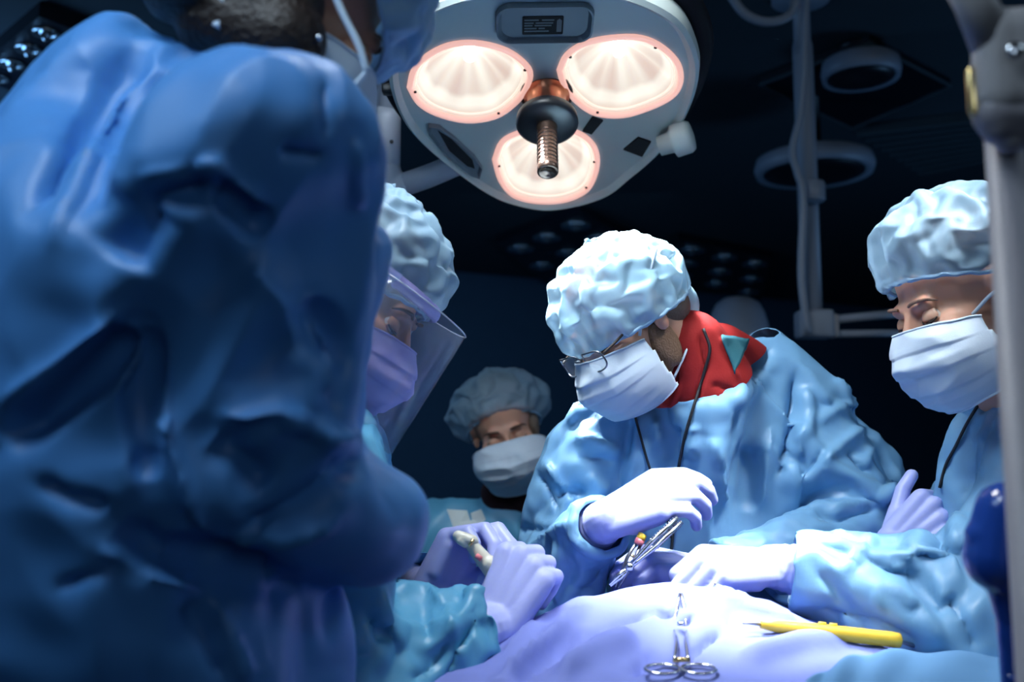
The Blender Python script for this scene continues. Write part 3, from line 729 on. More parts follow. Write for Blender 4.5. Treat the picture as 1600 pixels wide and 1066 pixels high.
def face(root, M, opening=.25, browm='brow'):
    for sx in (-1, 1):
        bm = bmesh.new(); add_prim(bm, Ee(M, (sx * .031, .0765, -.003), (.0117, .0117, .0117)), 20); ey = link_bm('eye', bm, 'eye', root)
        bm = bmesh.new(); add_prim(bm, Ee(M, (sx * .031, .0835, -.0075), (.0062, .0052, .0058)), 16); link_bm('iris', bm, 'iris', ey)
        # lids: shells that turn about the eye's cross axis, the upper one lowered as the person looks down
        for nm_, t0_, t1_, rl in (('eyelid', 105, -22 + 34 * opening, .0134), ('lower_eyelid', -100, -40, .0128)):
            bm = bmesh.new(); g = []
            for i in range(9):
                th = math.radians(t0_ + (t1_ - t0_) * i / 8); row = []
                for j in range(17):
                    ph = math.radians(-86 + 172 * j / 16); v = Vector((math.sin(ph), math.cos(ph) * math.cos(th), math.cos(ph) * math.sin(th)))
                    row.append(bm.verts.new(M @ (Vector((sx * .031, .0765, -.003)) + v * rl)))
                g.append(row)
            for i in range(8):
                for j in range(16): bm.faces.new((g[i][j], g[i + 1][j], g[i + 1][j + 1], g[i][j + 1]))
            lid = link_bm(nm_, bm, root['skin'], root); solidify(lid, .0008)
        lz = -.0085 + .007 * opening
        loc_tube('eyelash', M, [(sx * .019, .0848, lz + .002), (sx * .026, .0895, lz - .002), (sx * .033, .0900, lz - .0022), (sx * .041, .0850, lz), (sx * .0455, .080, lz + .003)], .0013, 'lash', root, n=6)
        bmr = [(sx * .013, .0915, .0215), (sx * .021, .0925, .0235), (sx * .031, .0925, .0245), (sx * .043, .083, .0225), (sx * .050, .072, .016)]
        pts = spline([M @ Vector(p) for p in bmr], 5); rr = [.0012 + .0015 * math.sin(math.pi * (.15 + .85 * (i / (len(pts) - 1)))) ** .7 for i in range(len(pts))]
        tube('eyebrow', pts, rr, browm, root, n=8)
def cap_mesh(root, M, m, c=(0, -.012, .022), rad=(.100, .120, .112), tilt=28, amax=100, tuck=.84, back=0.0, n=72, k=30, name='cap'):
    ax = Matrix.Rotation(math.radians(tilt), 3, 'X')                 # leans the crown backwards
    bm = bmesh.new(); rows = []; top = None; rimpts = []
    for i in range(1, k + 1):
        s = i / k; a = math.radians(amax) * s; row = []
        tk = 1 - (1 - tuck) * max(0, (s - .72) / .28) ** 1.5
        for j in range(n):
            ph = 2 * math.pi * j / n
            f = 1 + .012 * math.sin(ph * 17 + 3 * math.sin(ph * 3)) * s ** 2 * min(1, (1 - s) * 8 + .3)
            v = Vector((rad[0] * math.sin(a) * math.cos(ph) * tk * f, rad[1] * math.sin(a) * math.sin(ph) * tk * f, rad[2] * math.cos(a)))
            if back and v.y < 0: v.y *= 1 + back * math.sin(a)
            row.append(bm.verts.new(M @ (Vector(c) + ax @ v)))
        rows.append(row)
    top = bm.verts.new(M @ (Vector(c) + ax @ Vector((0, 0, rad[2]))))
    for j in range(n): bm.faces.new((top, rows[0][j], rows[0][(j + 1) % n]))
    for A_, B_ in zip(rows, rows[1:]):
        for j in range(n): bm.faces.new((A_[j], B_[j], B_[(j + 1) % n], A_[(j + 1) % n]))
    rim = [v.co.copy() for v in rows[-1]]
    o = link_bm(name, bm, m, root)
    w = np.zeros(len(o.data.vertices)); nrim = 2 * n
    idx = np.arange(k * n); w[:k * n] = np.where(idx >= (k - 1) * n, 1.0, 0.0)
    wob = [p + (M.to_3x3() @ Vector((0, 0, 1))) * .0012 * math.sin(j * 1.9) for j, p in enumerate(rim)]
    tube('elastic_rim', wob, .0030, 'cap_rim', o, n=8, closed=True)
    return o, w
def mask_mesh(root, M, m, W=1.0, top=-.004, low=-.128, puff=1.0, seed=0, nose=.112, crease=1.0, name='face_mask', duck=0):
    bm = bmesh.new(); nu, nv = 72, 54; g = []; P3 = []
    prof = [(0, .112, top), (.18, .130, top - .022), (.36, .142 * 1, top - .045), (.6, .132, top - .075), (.82, .114, top - .104), (1, .084, low)]
    def cen(v):
        for a, b in zip(prof, prof[1:]):
            if v <= b[0] + 1e-6:
                t = (v - a[0]) / (b[0] - a[0]); return a[1] + (b[1] - a[1]) * t, a[2] + (b[2] - a[2]) * t
    for j in range(nv + 1):
        v = j / nv; y0, z0 = cen(v)
        y0 = .09 + (y0 - .09) * puff
        hw = W * (.066 + .010 * math.sin(math.pi * v) - .012 * v); ye = .022 + .012 * (1 - v) ; ze = top - .016 - (.090) * v
        if duck: ze -= .030 * (1 - v); ye += .020
        for i in range(nu + 1):
            u = -1 + 2 * i / nu; au = abs(u)
            c = math.cos(au * math.pi / 2); cc = c ** .85
            x = hw * math.sin(u * math.pi / 2) ** 1 if True else 0
            if duck: cc = c ** .80; y_extra = .012 * duck * (1 - au) * math.sin(math.pi * v)
            else: y_extra = 0
            y = ye + (y0 - ye) * cc + y_extra; z = ze + (z0 - ze) * cc ** .8
            # three pleats that open over the nose and close at the ties
            pl = (v * 4.2) % 1.0; y += .0042 * (pl - .5) * (1 - .4 * c) * crease * (1 if not duck else .3)
            P3.append((x, y, z))
    P3 = np.array(P3); nz = pn(P3 * 24 + seed) * 2; rd = 1 - np.abs(pn(P3 * np.array((14, 14, 26)) + 5.5 + seed)) * 3.2
    rd2 = 1 - np.abs(pn(P3 * np.array((30, 26, 22)) + 15.5 + seed)) * 3.0
    P3[:, 1] += (nz * .0022 + np.clip(rd, -.5, 1) * .0040 + np.clip(rd2, -.5, 1) * .0018) * crease
    P3[:, 2] += nz * .0015
    vs = [bm.verts.new(M @ Vector(p)) for p in P3]
    for j in range(nv):
        for i in range(nu):
            a = j * (nu + 1) + i; bm.faces.new((vs[a], vs[a + 1], vs[a + nu + 2], vs[a + nu + 1]))
    edge = [vs[i].co.copy() for i in range(nu + 1)]; ebot = [vs[nv * (nu + 1) + i].co.copy() for i in range(nu + 1)]
    o = link_bm(name, bm, m, root); solidify(o, .0012)
    tube('nose_band', edge, .0017, m, o, n=6); tube('chin_band', ebot, .0016, m, o, n=6)
    return o

FL = {'i': (.043, .026, .021), 'm': (.047, .030, .022), 'r': (.043, .028, .021), 'p': (.034, .020, .019)}
FX = {'i': (.028, .088), 'm': (.0085, .092), 'r': (-.0115, .087), 'p': (-.030, .078)}
def hand_prims(W, f, dors, side, curls, thumb, s=1.0, g=0.0, spread=4, r=1.0):
    "side=+1: the thumb lies towards f x dors"
    R = frame(f, dors)
    T = lambda v: Vector(W) + R @ (Vector((v[0] * side, v[1], v[2])) * s)
    q = lambda a, ra, b, rb: C(T(a), ra * s * r + g, T(b), rb * s * r + g)
    pr = []
    sp = {'i': spread, 'm': 0, 'r': -spread * .8, 'p': -spread * 2}
    for k in 'imrp':
        x, y = FX[k]; pr.append(q((x * .55, .008, -.001), .0165, (x, y - .004, -.002), .0128))
        pr.append(q((x * .75, .03, -.010), .0125, (x, y - .012, -.009), .0100))
        p = Vector((x, y, -.001)); a = 0; rad = {'i': .0099, 'm': .0102, 'r': .0097, 'p': .0087}[k]
        for seg, (Ln, cu) in enumerate(zip(FL[k], curls[k])):
            a += math.radians(cu); b = math.radians(sp[k])
            d = Vector((math.sin(b) * math.cos(a), math.cos(b) * math.cos(a), -math.sin(a)))
            nq = p + d * Ln; pr.append(q(p, rad * (1.06 - .07 * seg), nq, rad * (.99 - .08 * seg))); p = nq
    pr.append(Ee(M4(T((0, .042, -.005)), R, 1), (0, 0, 0), ((.038 * s * r + g), (.050 * s + g), (.0165 * s * r + g))))
    c0 = Vector((.016, .012, -.010)); c1 = Vector((.040, .046, -.020)); pr.append(q(c0, .0165, c1, .0130))
    d1 = Vector(thumb[0]).normalized(); d2 = Vector(thumb[1]).normalized()
    c2 = c1 + d1 * .034; c3 = c2 + d2 * .027; pr.append(q(c1, .0122, c2, .0104)); pr.append(q(c2, .0106, c3, .0088))
    pr.append(Ee(M4(T((0, -.004, -.002)), R, 1), (0, 0, 0), (.0275 * s + g, .030 * s + g, .0205 * s + g)))
    return pr
def curl(a, b=None, c=None, d=None):
    b = b or a; c = c or b; d = d or c; return dict(i=a, m=b, r=c, p=d)
def glove(root, W, el, f, dors, side, curls, thumb, m='glove', s=1.0, spread=4, name='glove', cuff=.07):
    W = Vector(W); el = Vector(el); ad = (el - W).normalized()
    pr = hand_prims(W, f, dors, side, curls, thumb, s, .0012, spread)
    pr += [C(W, .0285 * s, W + ad * cuff, .0350 * s), Ee(M4(W, frame(f, dors)), (0, 0, 0), (.031 * s, .032, .0235 * s))]
    o = fuse(name, pr, .0021, 6, m, root, n=16)
    co = getco(o.data); no = getno(o.data)
    q = co - np.array(W); t = q @ np.array(ad); near = 1 / (1 + np.exp(-(t - .004) / .006))
    amp = .0010 * near + .0003
    wv = np.sin(t * 520 + 5 * pn(co * 30)) * .6 * near + pn(co * 30) * 2.4
    co += no * (amp * wv)[:, None]; setco(o.data, co)
    bead = []
    R = frame(ad, dors)
    for k in range(26):
        a = 2 * math.pi * k / 26; bead.append(W + ad * (cuff + .026 * s) + R @ Vector((math.cos(a) * .023 * s, 0, math.sin(a) * .020 * s)))
    return o

def person(label, M, J, skin='skin', group=None, hands=(), slim=.92, voxel=.0045, headfeat=True, gown_kw=None, extra=None):
    "J: joints by name. Returns the root with its body; the gown is added by the caller"
    pel = J['pelvis']; floor = Vector((pel.x, pel.y + .0, 0))
    root = empty('person', floor, label, 'person', group); root['skin'] = skin
    side = (J['shA'] - J['shB']).normalized(); side.z *= .3
    pr = head_prims(M) if headfeat else []
    pr.append(C(M @ Vector((0, -.028, -.04)), .053, J['neck'], .056))
    q = slim; pr += [C(J['shA'], .042 * q, J['shB'], .042 * q), C(J['neck'], .056, J['chest'], .10 * q)]
    hw = .075 * q
    pr += [C(J['chest'] - side * hw, .100 * q, J['chest'] + side * hw, .100 * q), C(J['chest'] - side * hw * .8, .098 * q, pel - side * hw * .8, .095 * q), C(J['chest'] + side * hw * .8, .098 * q, pel + side * hw * .8, .095 * q),
           C(J['chest'], .105 * q, pel, .10 * q), C(pel - side * hw, .10 * q, pel + side * hw, .10 * q)]
    for sd_, k in ((-1, 'B'), (1, 'A')):
        hx = pel + side * .085 * sd_; sh = J['sh' + k]
        kn_ = Vector((hx.x + side.x * .02 * sd_, hx.y, .50)); an = Vector((hx.x + side.x * .03 * sd_, hx.y, .09))
        pr += [C(hx, .088, kn_, .056), C(kn_, .054, an, .038)]
        toe = an + Vector(J.get('facing', (0, -1, 0))) * .15; toe.z = .035
        hl = an.copy(); hl.z = .045
        pr += [C(hl, .040, toe, .032), C(an, .038, hl, .040)]
        pr += [C(sh, .038, J['el' + k], .031), C(J['el' + k], .033, J['wr' + k], .0195)]
    for h in hands: pr += hand_prims(h['W'], h['f'], h['dors'], h['side'], h['curls'], h['thumb'], h.get('s', 1), -.0042, h.get('spread', 4))
    body = fuse('body', pr, voxel, 3, skin, root, n=20)
    if headfeat: dent_eyes(body, M)
    for sd_, k in ((-1, 'B'), (1, 'A')):
        hx = pel + side * .085 * sd_; an = Vector((hx.x + side.x * .03 * sd_, hx.y, .045)); toe = an + Vector(J.get('facing', (0, -1, 0))) * .16; toe.z = .042
        fuse('clog', [C(an, .044, toe, .042), C(an + Vector((0, 0, .02)), .046, toe, .036)], .006, 3, 'clog', root, n=14)
    kn = []
    for sd_ in (-1, 1):
        hx = pel + side * .085 * sd_; kn_ = Vector((hx.x + side.x * .02 * sd_, hx.y, .50)); an = Vector((hx.x + side.x * .03 * sd_, hx.y, .14))
        kn += [C(hx, .098, kn_, .072), C(kn_, .072, an, .062)]
    fuse('trousers', kn, .010, 3, 'trouser', root, n=16)
    return root, side

def gown(root, J, side, M, voxel, grow, arm=(.066, .060, .048), body=.026, m='gown', neck=None, zcut=.62, bend=.4, coll=None, sleeve_len=1.0, extra=(), stiff=20, wrpin=.05, pinlist=(), goal=0.0, extra_col=(), smooth=5, grav=.8, hem=.16, excl=()):
    pel = J['pelvis']; hw = .085; low = Vector((pel.x, pel.y, zcut - .10))
    pr = [C(J['shA'], arm[0] + .004, J['shB'], arm[0] + .004), C(J['neck'] - Vector((0, 0, .03)), .075, J['chest'], .105 + body),
          C(J['chest'] - side * hw, .100 + body, J['chest'] + side * hw, .100 + body), C(J['chest'] - side * hw, .100 + body, pel - side * hw, .105 + body),
          C(J['chest'] + side * hw, .100 + body, pel + side * hw, .105 + body), C(J['chest'], .108 + body, pel, .108 + body), C(pel - side * hw, .105 + body, low - side * (hw + .02), hem), C(pel + side * hw, .105 + body, low + side * (hw + .02), hem)]
    cl = [C(J['shA'], .055, J['shB'], .055), C(J['neck'], .062, J['chest'], .104), C(J['chest'] - side * .075, .106, J['chest'] + side * .075, .106),
          C(J['chest'] - side * .07, .104, pel - side * .07, .104), C(J['chest'] + side * .07, .104, pel + side * .07, .104), C(pel, .11, Vector((pel.x, pel.y, zcut)), .13)]
    for k in 'AB':
        if k in excl: continue
        pr += [C(J['sh' + k], arm[0], J['el' + k], arm[1]), C(J['el' + k], arm[1], J['wr' + k], arm[2])]
        if k in J.get('hang', ''): pr.append(C(J['el' + k] + Vector((0, 0, -.03)), arm[1] * .9, (J['el' + k] + J['wr' + k]) / 2 + Vector((0, 0, -.025)), arm[1] * .8))
        cl += [C(J['sh' + k], .053, J['el' + k], .044), C(J['el' + k], .044, J['wr' + k], .036)]
    pr += list(extra); cl += list(extra_col)
    o = fuse('gown', pr, voxel, smooth, m, None)
    # open it at the hem, the neckline and the cuffs
    bm = bmesh.new(); bm.from_mesh(o.data)
    cuts = [(Vector((0, 0, zcut)), Vector((0, 0, -1)), None, 9)]
    for k in 'AB':
        if k in excl: continue
        wv = J['wr' + k]; d = (wv - J['el' + k]).normalized(); cuts.append((J['el' + k] + (wv - J['el' + k]) * (1 - .022 / (wv - J['el' + k]).length), d, wv, arm[2] * 1.3 + .014))
    if neck: cuts.append(neck)
    rims = []
    for co, no_, c, rad in cuts:
        fs = [f for f in bm.faces if c is None or (f.calc_center_median() - c).length < rad]
        geo = list({v for f in fs for v in f.verts}) + list({e for f in fs for e in f.edges}) + fs
        bmesh.ops.bisect_plane(bm, geom=geo, plane_co=co, plane_no=no_, clear_outer=False)
        dl = [f for f in bm.faces if (f.calc_center_median() - co).dot(no_) > 0 and (c is None or (f.calc_center_median() - c).length < rad * 1.02)]
        bmesh.ops.delete(bm, geom=dl, context='FACES')
    bmesh.ops.delete(bm, geom=[v for v in bm.verts if not v.link_faces], context='VERTS')
    # keep the largest piece
    seen = set(); best = []
    for v0 in bm.verts:
        if v0 in seen: continue
        st_ = [v0]; comp = []; seen.add(v0)
        while st_:
            v = st_.pop(); comp.append(v)
            for e in v.link_edges:
                ov = e.other_vert(v)
                if ov not in seen: seen.add(ov); st_.append(ov)
        if len(comp) > len(best): best = comp
    keepv = set(best); bmesh.ops.delete(bm, geom=[v for v in bm.verts if v not in keepv], context='VERTS')
    bmesh.ops.remove_doubles(bm, verts=bm.verts, dist=.0012)
    bnd = np.array([any(e.is_boundary for e in v.link_edges) for v in bm.verts])
    bm.to_mesh(o.data); bm.free()
    co = getco(o.data); w = np.full(len(co), goal); w[bnd] = 1.0
    for c, rad in pinlist: w[np.linalg.norm(co - np.array(c), axis=1) < rad] = 1.0
    w[co[:, 2] < zcut + .04] = 1.0
    cc = bpy.data.collections.new('colliders'); SC.collection.children.link(cc)
    collider(cl, cc)
    o.data.polygons.foreach_set('use_smooth', [True] * len(o.data.polygons))
    cloth(o, w, grow, cc, stiff=stiff, bend=bend, grav=grav)
    if root is not None: keep(o, root)
    return o, cc
def cap_cloth(o, w, M, grow=.24, bend=.01, rad=(.080, .100, .088), stiff=8, goal=.22, extra=()):
    cc = bpy.data.collections.new('colliders'); SC.collection.children.link(cc)
    collider([Ee(M, (0, -.012, .035), rad)] + list(extra), cc, .006, .002)
    w = np.maximum(w, goal)
    cloth(o, w, grow, cc, stiff=stiff, bend=bend, grav=.15, mass=.03, dist=.003, air=4, quality=5)

# ================================================================== surgeon with glasses and red collar (centre)
Ms = M4(P(980, 497, 1.56), frame((-.70, -.36, -.58), (-.52, -.22, .80)))
Js = dict(neck=P(1096, 585, 1.60), chest=P(1085, 745, 1.70), pelvis=P(1120, 1010, 1.86), shA=P(1252, 622, 1.69), shB=P(925, 700, 1.62),
          elA=P(1352, 815, 1.60), wrA=P(1103, 894, 1.47), elB=P(862, 885, 1.58), wrB=P(948, 815, 1.40), facing=(-.25, -.95, 0), hang='AB')
hB = dict(W=P(948, 812, 1.405), f=(.80, -.16, .42), dors=(-.30, -.72, .62), side=1, thumb=((.1, .75, -.65), (-.2, .8, -.55)), spread=3,
          curls=dict(i=(38, 22, 10), m=(34, 38, 22), r=(36, 42, 26), p=(38, 40, 26)), s=1.02)
x_ = frame(hB['f'], hB['dors']); hB['side'] = 1 if (x_ @ Vector((1, 0, 0))).z > 0 else -1
hA = dict(W=P(1098, 893, 1.475), f=(-.90, -.15, .18), dors=(.15, -.35, .92), side=1, curls=curl((50, 60, 25)), thumb=((-.2, .8, -.5), (-.3, .8, -.5)), s=1.0)
surgeon, sideS = person('surgeon in blue gown with glasses, white-lit cap and red collar, bending in the middle', Ms, Js, hands=(hA, hB), voxel=.004)
face(surgeon, Ms, .1)
# beard at the jaw and ear, grey hair under the cap
def trim_cloth(o, co, no):
    bm = bmesh.new(); bm.from_mesh(o.data); bmesh.ops.bisect_plane(bm, geom=bm.verts[:] + bm.edges[:] + bm.faces[:], plane_co=co, plane_no=no, clear_outer=True); bm.to_mesh(o.data); bm.free()
fuse('beard', [Ee(Ms, (-.056, .004, -.055), (.014, .026, .040)), Ee(Ms, (.056, .004, -.055), (.014, .026, .040)), Ee(Ms, (0, .05, -.098), (.042, .030, .018)), Ee(Ms, (-.040, .03, -.085), (.018, .032, .020)), Ee(Ms, (.040, .03, -.085), (.018, .032, .020))], .003, 3, 'beard', surgeon)
fuse('hair', [Ee(Ms, (0, -.022, .040), (.077, .092, .080)), Ee(Ms, (0, -.055, -.02), (.062, .050, .045))], .004, 2, 'hair_grey', surgeon)
glove(surgeon, hB['W'], Js['elB'], hB['f'], hB['dors'], hB['side'], hB['curls'], hB['thumb'], 'glove', hB['s'], spread=3)
glove(surgeon, hA['W'], Js['elA'], hA['f'], hA['dors'], 1, hA['curls'], hA['thumb'], 'glove', 1.0)
capS, wS = cap_mesh(surgeon, Ms, 'cap', c=(0, -.006, .020), rad=(.100, .119, .112), tilt=4, amax=106, tuck=.90)
cap_cloth(capS, wS, Ms)
mask_mesh(surgeon, Ms, 'mask', seed=2, top=-.012, low=-.128)
gl = tube('glasses', spline([Ms @ Vector(p) for p in [(-.068, .05, .008), (-.070, .02, .010), (-.074, -.02, .010)]], 5), .0016, 'lash', surgeon, n=8)
for sx in (-1, 1):
    ctr = Vector((sx * .0335, .117, -.012)); pts = []
    for k in range(28):
        a = 2 * math.pi * k / 28; c_, s_ = math.cos(a), math.sin(a)
        pts.append(Ms @ (ctr + Vector((.027 * math.copysign(abs(c_) ** .6, c_), -.008 * abs(c_), .0165 * math.copysign(abs(s_) ** .6, s_) - .006 * 0))))
    tube('frame', pts, .0014, 'steel_dark', gl, n=8, closed=True)
    bm = bmesh.new(); bm.faces.new([bm.verts.new(p) for p in pts]); ln = link_bm('lens', bm, 'lens_clear', gl, smooth=False); solidify(ln, .0015)
    tube('temple_arm', spline([Ms @ Vector(p) for p in [(sx * .061, .108, -.006), (sx * .069, .08, -.002), (sx * .074, .03, .006), (sx * .076, -.01, .010)]], 5), .0020, 'lash', gl, n=8)
tube('bridge', spline([Ms @ Vector(p) for p in [(-.008, .116, -.006), (0, .120, -.003), (.008, .116, -.006)]], 4), .0014, 'steel_dark', gl, n=6)
for sx in (-1, 1):
    loc_tube('mask_tie', Ms, [(sx * .062, .038, -.020), (sx * .074, .012, .015), (sx * .088, -.02, .05), (sx * .094, -.05, .075)], .0024, 'mask', surgeon, n=6)
    loc_tube('mask_tie', Ms, [(sx * .052, .022, -.108), (sx * .060, -.02, -.085), (sx * .060, -.06, -.06)], .0020, 'mask', surgeon, n=6)
# white bow of the ties standing at the back of the cap
bw = P(1052, 425, 1.56)
for pts in ([(1050, 436), (1046, 418), (1050, 403), (1056, 404), (1054, 418), (1052, 436)], [(1050, 438), (1060, 424), (1061, 436), (1054, 446)], [(1050, 440), (1043, 452), (1052, 462), (1060, 478)]):
    tube('tie_bow', spline([P(x, y, 1.55) for x, y in pts], 6), .0042, 'paper', capS, n=8, flat=.35)
fuse('cap_knot', [Ee(M4(P(1064, 470, 1.60), Ms.to_3x3()), (0, 0, 0), (.026, .028, .036)), Ee(M4(P(1062, 440, 1.59), Ms.to_3x3()), (0, 0, 0), (.016, .016, .020))], .0025, 2, 'cap', capS)
# red polo with a teal inner collar
red = fuse('red_shirt', [C(P(1078, 545, 1.585), .062, P(1098, 600, 1.60), .082), C(P(1098, 600, 1.60), .080, P(1110, 680, 1.70), .075), C(P(1125, 548, 1.62), .046, P(1168, 574, 1.67), .048), C(P(1050, 610, 1.585), .050, P(1030, 640, 1.62), .040)], .004, 8, 'red_cloth', surgeon)
def plane3(a, b, c, towards):
    n = (b - a).cross(c - a).normalized()
    if n.dot(towards - a) < 0: n = -n
    return a, n
pa_, pn_ = plane3(P(1198, 524, 1.68), P(1040, 640, 1.53), P(930, 612, 1.68), Ms.translation)
trim_cloth(red, pa_ - pn_ * .006, -pn_)
gS, _ = gown(surgeon, Js, sideS, Ms, .0105, .15, arm=(.072, .066, .034), body=.022, m='gown', neck=(pa_, pn_, P(1090, 585, 1.61), .17), bend=.5,
             extra=[C(P(1205, 570, 1.70), .062, P(1250, 640, 1.72), .070), C(P(1000, 670, 1.62), .06, P(925, 700, 1.62), .074), C(P(1340, 690, 1.80), .075, P(1360, 820, 1.82), .08), C(P(1230, 640, 1.72), .09, P(1340, 690, 1.80), .075)])

# ================================================================== right-hand nurse
Mn = M4(P(1508, 468, 1.36), frame((-.90, -.16, -.38), (-.36, -.02, .93)))
Jn = dict(neck=P(1585, 640, 1.46), chest=P(1612, 790, 1.52), pelvis=P(1640, 1060, 1.58), shA=P(1625, 735, 1.38), shB=P(1560, 715, 1.66),
          elA=P(1600, 945, 1.26), wrA=P(1212, 888, 1.335), elB=P(1400, 990, 1.62), wrB=P(1392, 868, 1.52), facing=(-.9, -.35, 0), hang='A')
hN = dict(W=P(1205, 885, 1.335), f=(-.96, -.22, .05), dors=(.10, -.42, .90), side=1, curls=dict(i=(52, 60, 30), m=(55, 66, 30), r=(58, 66, 30), p=(60, 66, 30)), thumb=((-.2, .8, -.5), (-.3, .8, -.55)), s=1.02, spread=1)
x_ = frame(hN['f'], hN['dors']) @ Vector((1, 0, 0)); hN['side'] = 1 if x_.y > 0 else -1
hM = dict(W=P(1394, 858, 1.50), f=(.62, -.22, .60), dors=(-.42, -.86, .22), side=1, curls=curl((80, 88, 45)), thumb=((.55, .80, -.15), (.30, .90, -.2)), s=1.0, spread=1)
x_ = frame(hM['f'], hM['dors']) @ Vector((1, 0, 0)); hM['side'] = 1 if x_.z > 0 else -1
nurse, sideN = person('nurse in profile at the right with blue bouffant cap, white mask and lanyard', Mn, Jn, hands=(hN, hM))
face(nurse, Mn, .32, 'brow_light')
fuse('hair', [Ee(Mn, (0, -.014, .050), (.0775, .0925, .079)), Ee(Mn, (0, -.07, -.03), (.060, .050, .060)), C(Mn @ Vector((-.02, -.06, -.08)), .038, Mn @ Vector((-.02, -.04, -.16)), .032)], .004, 2, 'hair', nurse)
glove(nurse, hN['W'], Jn['elA'], hN['f'], hN['dors'], hN['side'], hN['curls'], hN['thumb'], 'glove', hN['s'], cuff=.042)
glove(nurse, hM['W'], Jn['elB'], hM['f'], hM['dors'], hM['side'], hM['curls'], hM['thumb'], 'glove', hM['s'])
capN, wN = cap_mesh(nurse, Mn, 'cap_thin', c=(0, -.022, .044), rad=(.108, .134, .110), tilt=22, amax=106, tuck=.82, back=.10)
cap_cloth(capN, wN, Mn, rad=(.084, .106, .092))
mask_mesh(nurse, Mn, 'mask', W=1.04, seed=9, top=-.008, low=-.132, puff=.86)
for sx in (-1, 1):
    loc_tube('mask_tie', Mn, [(sx * .060, .042, -.018), (sx * .074, .01, -.002), (sx * .082, -.03, .002)], .0024, 'mask', nurse, n=6)
    loc_tube('mask_tie', Mn, [(sx * .056, .036, -.050), (sx * .070, .008, -.060), (sx * .074, -.04, -.040)], .0024, 'mask', nurse, n=6)
pa_, pn_ = plane3(P(1500, 628, 1.40), P(1590, 600, 1.36), P(1600, 600, 1.60), Mn.translation)
gN, _ = gown(nurse, Jn, sideN, Mn, .012, .14, arm=(.078, .076, .052), body=.016, m='gown', neck=(pa_, pn_, P(1570, 610, 1.46), .14), bend=.8,
             extra=[C(P(1270, 885, 1.33), .048, P(1440, 900, 1.30), .085), C(P(1420, 900, 1.30), .080, P(1580, 920, 1.28), .095), C(P(1530, 690, 1.48), .05, P(1535, 900, 1.50), .085)])

# ================================================================== second row: woman between the others
Mw = M4(P(788, 668, 2.34), frame((.07, -.94, -.33), (-.26, -.20, .94)))
Jw = dict(neck=P(800, 790, 2.40), chest=P(800, 930, 2.44), pelvis=P(800, 1150, 2.48), shA=P(905, 828, 2.42), shB=P(680, 832, 2.36),
          elA=P(925, 1000, 2.38), wrA=P(850, 1040, 2.20), elB=P(680, 1000, 2.38), wrB=P(730, 1060, 2.20), facing=(0, -1, 0))
woman, sideW = person('woman with white mask and thin blue bouffant cap facing us in the second row', Mw, Jw, voxel=.005,
    hands=[dict(W=Jw['wrA'], f=(-.8, -.4, 0), dors=(0, 0, 1), side=-1, curls=curl((30, 30, 15)), thumb=((-.2, .8, -.5), (-.3, .8, -.5))),
           dict(W=Jw['wrB'], f=(.8, -.4, 0), dors=(0, 0, 1), side=1, curls=curl((30, 30, 15)), thumb=((-.2, .8, -.5), (-.3, .8, -.5)))])
face(woman, Mw, .3)
fuse('hair', [Ee(Mw, (0, -.018, .052), (.0775, .0925, .079)), Ee(Mw, (-.066, .01, .0), (.016, .028, .04))], .004, 2, 'hair_grey', woman)
capW, wW = cap_mesh(woman, Mw, 'cap_thin', c=(0, -.020, .022), rad=(.124, .118, .112), tilt=42, amax=106, tuck=.74, n=64, k=26)
cap_cloth(capW, wW, Mw, extra=[Ee(Mw, (0, -.01, -.02), (.07, .07, .09))])
mask_mesh(woman, Mw, 'mask', W=1.32, seed=21, top=.004, low=-.140, duck=1, crease=1.1)
pa_, pn_ = plane3(P(720, 770, 2.36), P(830, 778, 2.28), P(880, 768, 2.44), Mw.translation)
gW, _ = gown(woman, Jw, sideW, Mw, .020, .08, arm=(.070, .066, .05), body=.02, m='gown_teal', neck=(pa_, pn_, P(800, 780, 2.4), .17), bend=1.5)
fuse('undershirt', [C(P(800, 775, 2.40), .060, P(800, 840, 2.44), .07), C(P(780, 772, 2.37), .045, P(825, 782, 2.37), .045)], .006, 3, 'dark_cloth', woman)

# ================================================================== person with the face shield (behind the near one)
Mf = M4(P(550, 466, 1.34), frame((.80, -.16, -.56), (.52, .02, .84)))
Jf = dict(neck=P(500, 600, 1.38), chest=P(478, 800, 1.40), pelvis=P(430, 1120, 1.42), shA=P(520, 720, 1.60), shB=P(520, 720, 1.22),
          elA=P(600, 900, 1.62), wrA=P(660, 932, 1.36), elB=P(540, 1050, 1.14), wrB=P(768, 985, 1.24), facing=(.95, .2, 0))
Jf['elA'] = P(560, 905, 1.58)
# left hand holding the ivory handpiece, palm to us
hC = dict(W=P(670, 926, 1.345), f=(.52, .10, .85), dors=(-.62, .62, .42), side=1, curls=dict(i=(52, 48, 30), m=(55, 52, 30), r=(58, 55, 30), p=(60, 55, 30)), thumb=((.35, .75, -.55), (.15, .85, -.50)), s=1.0)
hD = dict(W=P(772, 980, 1.245), f=(.42, .20, .82), dors=(-.25, -.88, .35), side=1, curls=curl((72, 80, 35)), thumb=((-.2, .8, -.5), (-.4, .7, -.55)), s=1.06, spread=1)
for h in (hC, hD):
    x_ = frame(h['f'], h['dors']) @ Vector((1, 0, 0))
hC['side'] = 1 if (frame(hC['f'], hC['dors']) @ Vector((1, 0, 0))).x > 0 else -1
hD['side'] = 1 if (frame(hD['f'], hD['dors']) @ Vector((1, 0, 0))).x < 0 else -1
shield, sideF = person('person in a clear face shield and purple-lit mask, half hidden behind the near gowned back', Mf, Jf, 'skin_tan', hands=(hC, hD))
face(shield, Mf, .3)
fuse('hair', [Ee(Mf, (0, -.014, .050), (.0775, .0925, .079)), Ee(Mf, (0, -.05, -.02), (.062, .050, .05))], .004, 2, 'hair', shield)
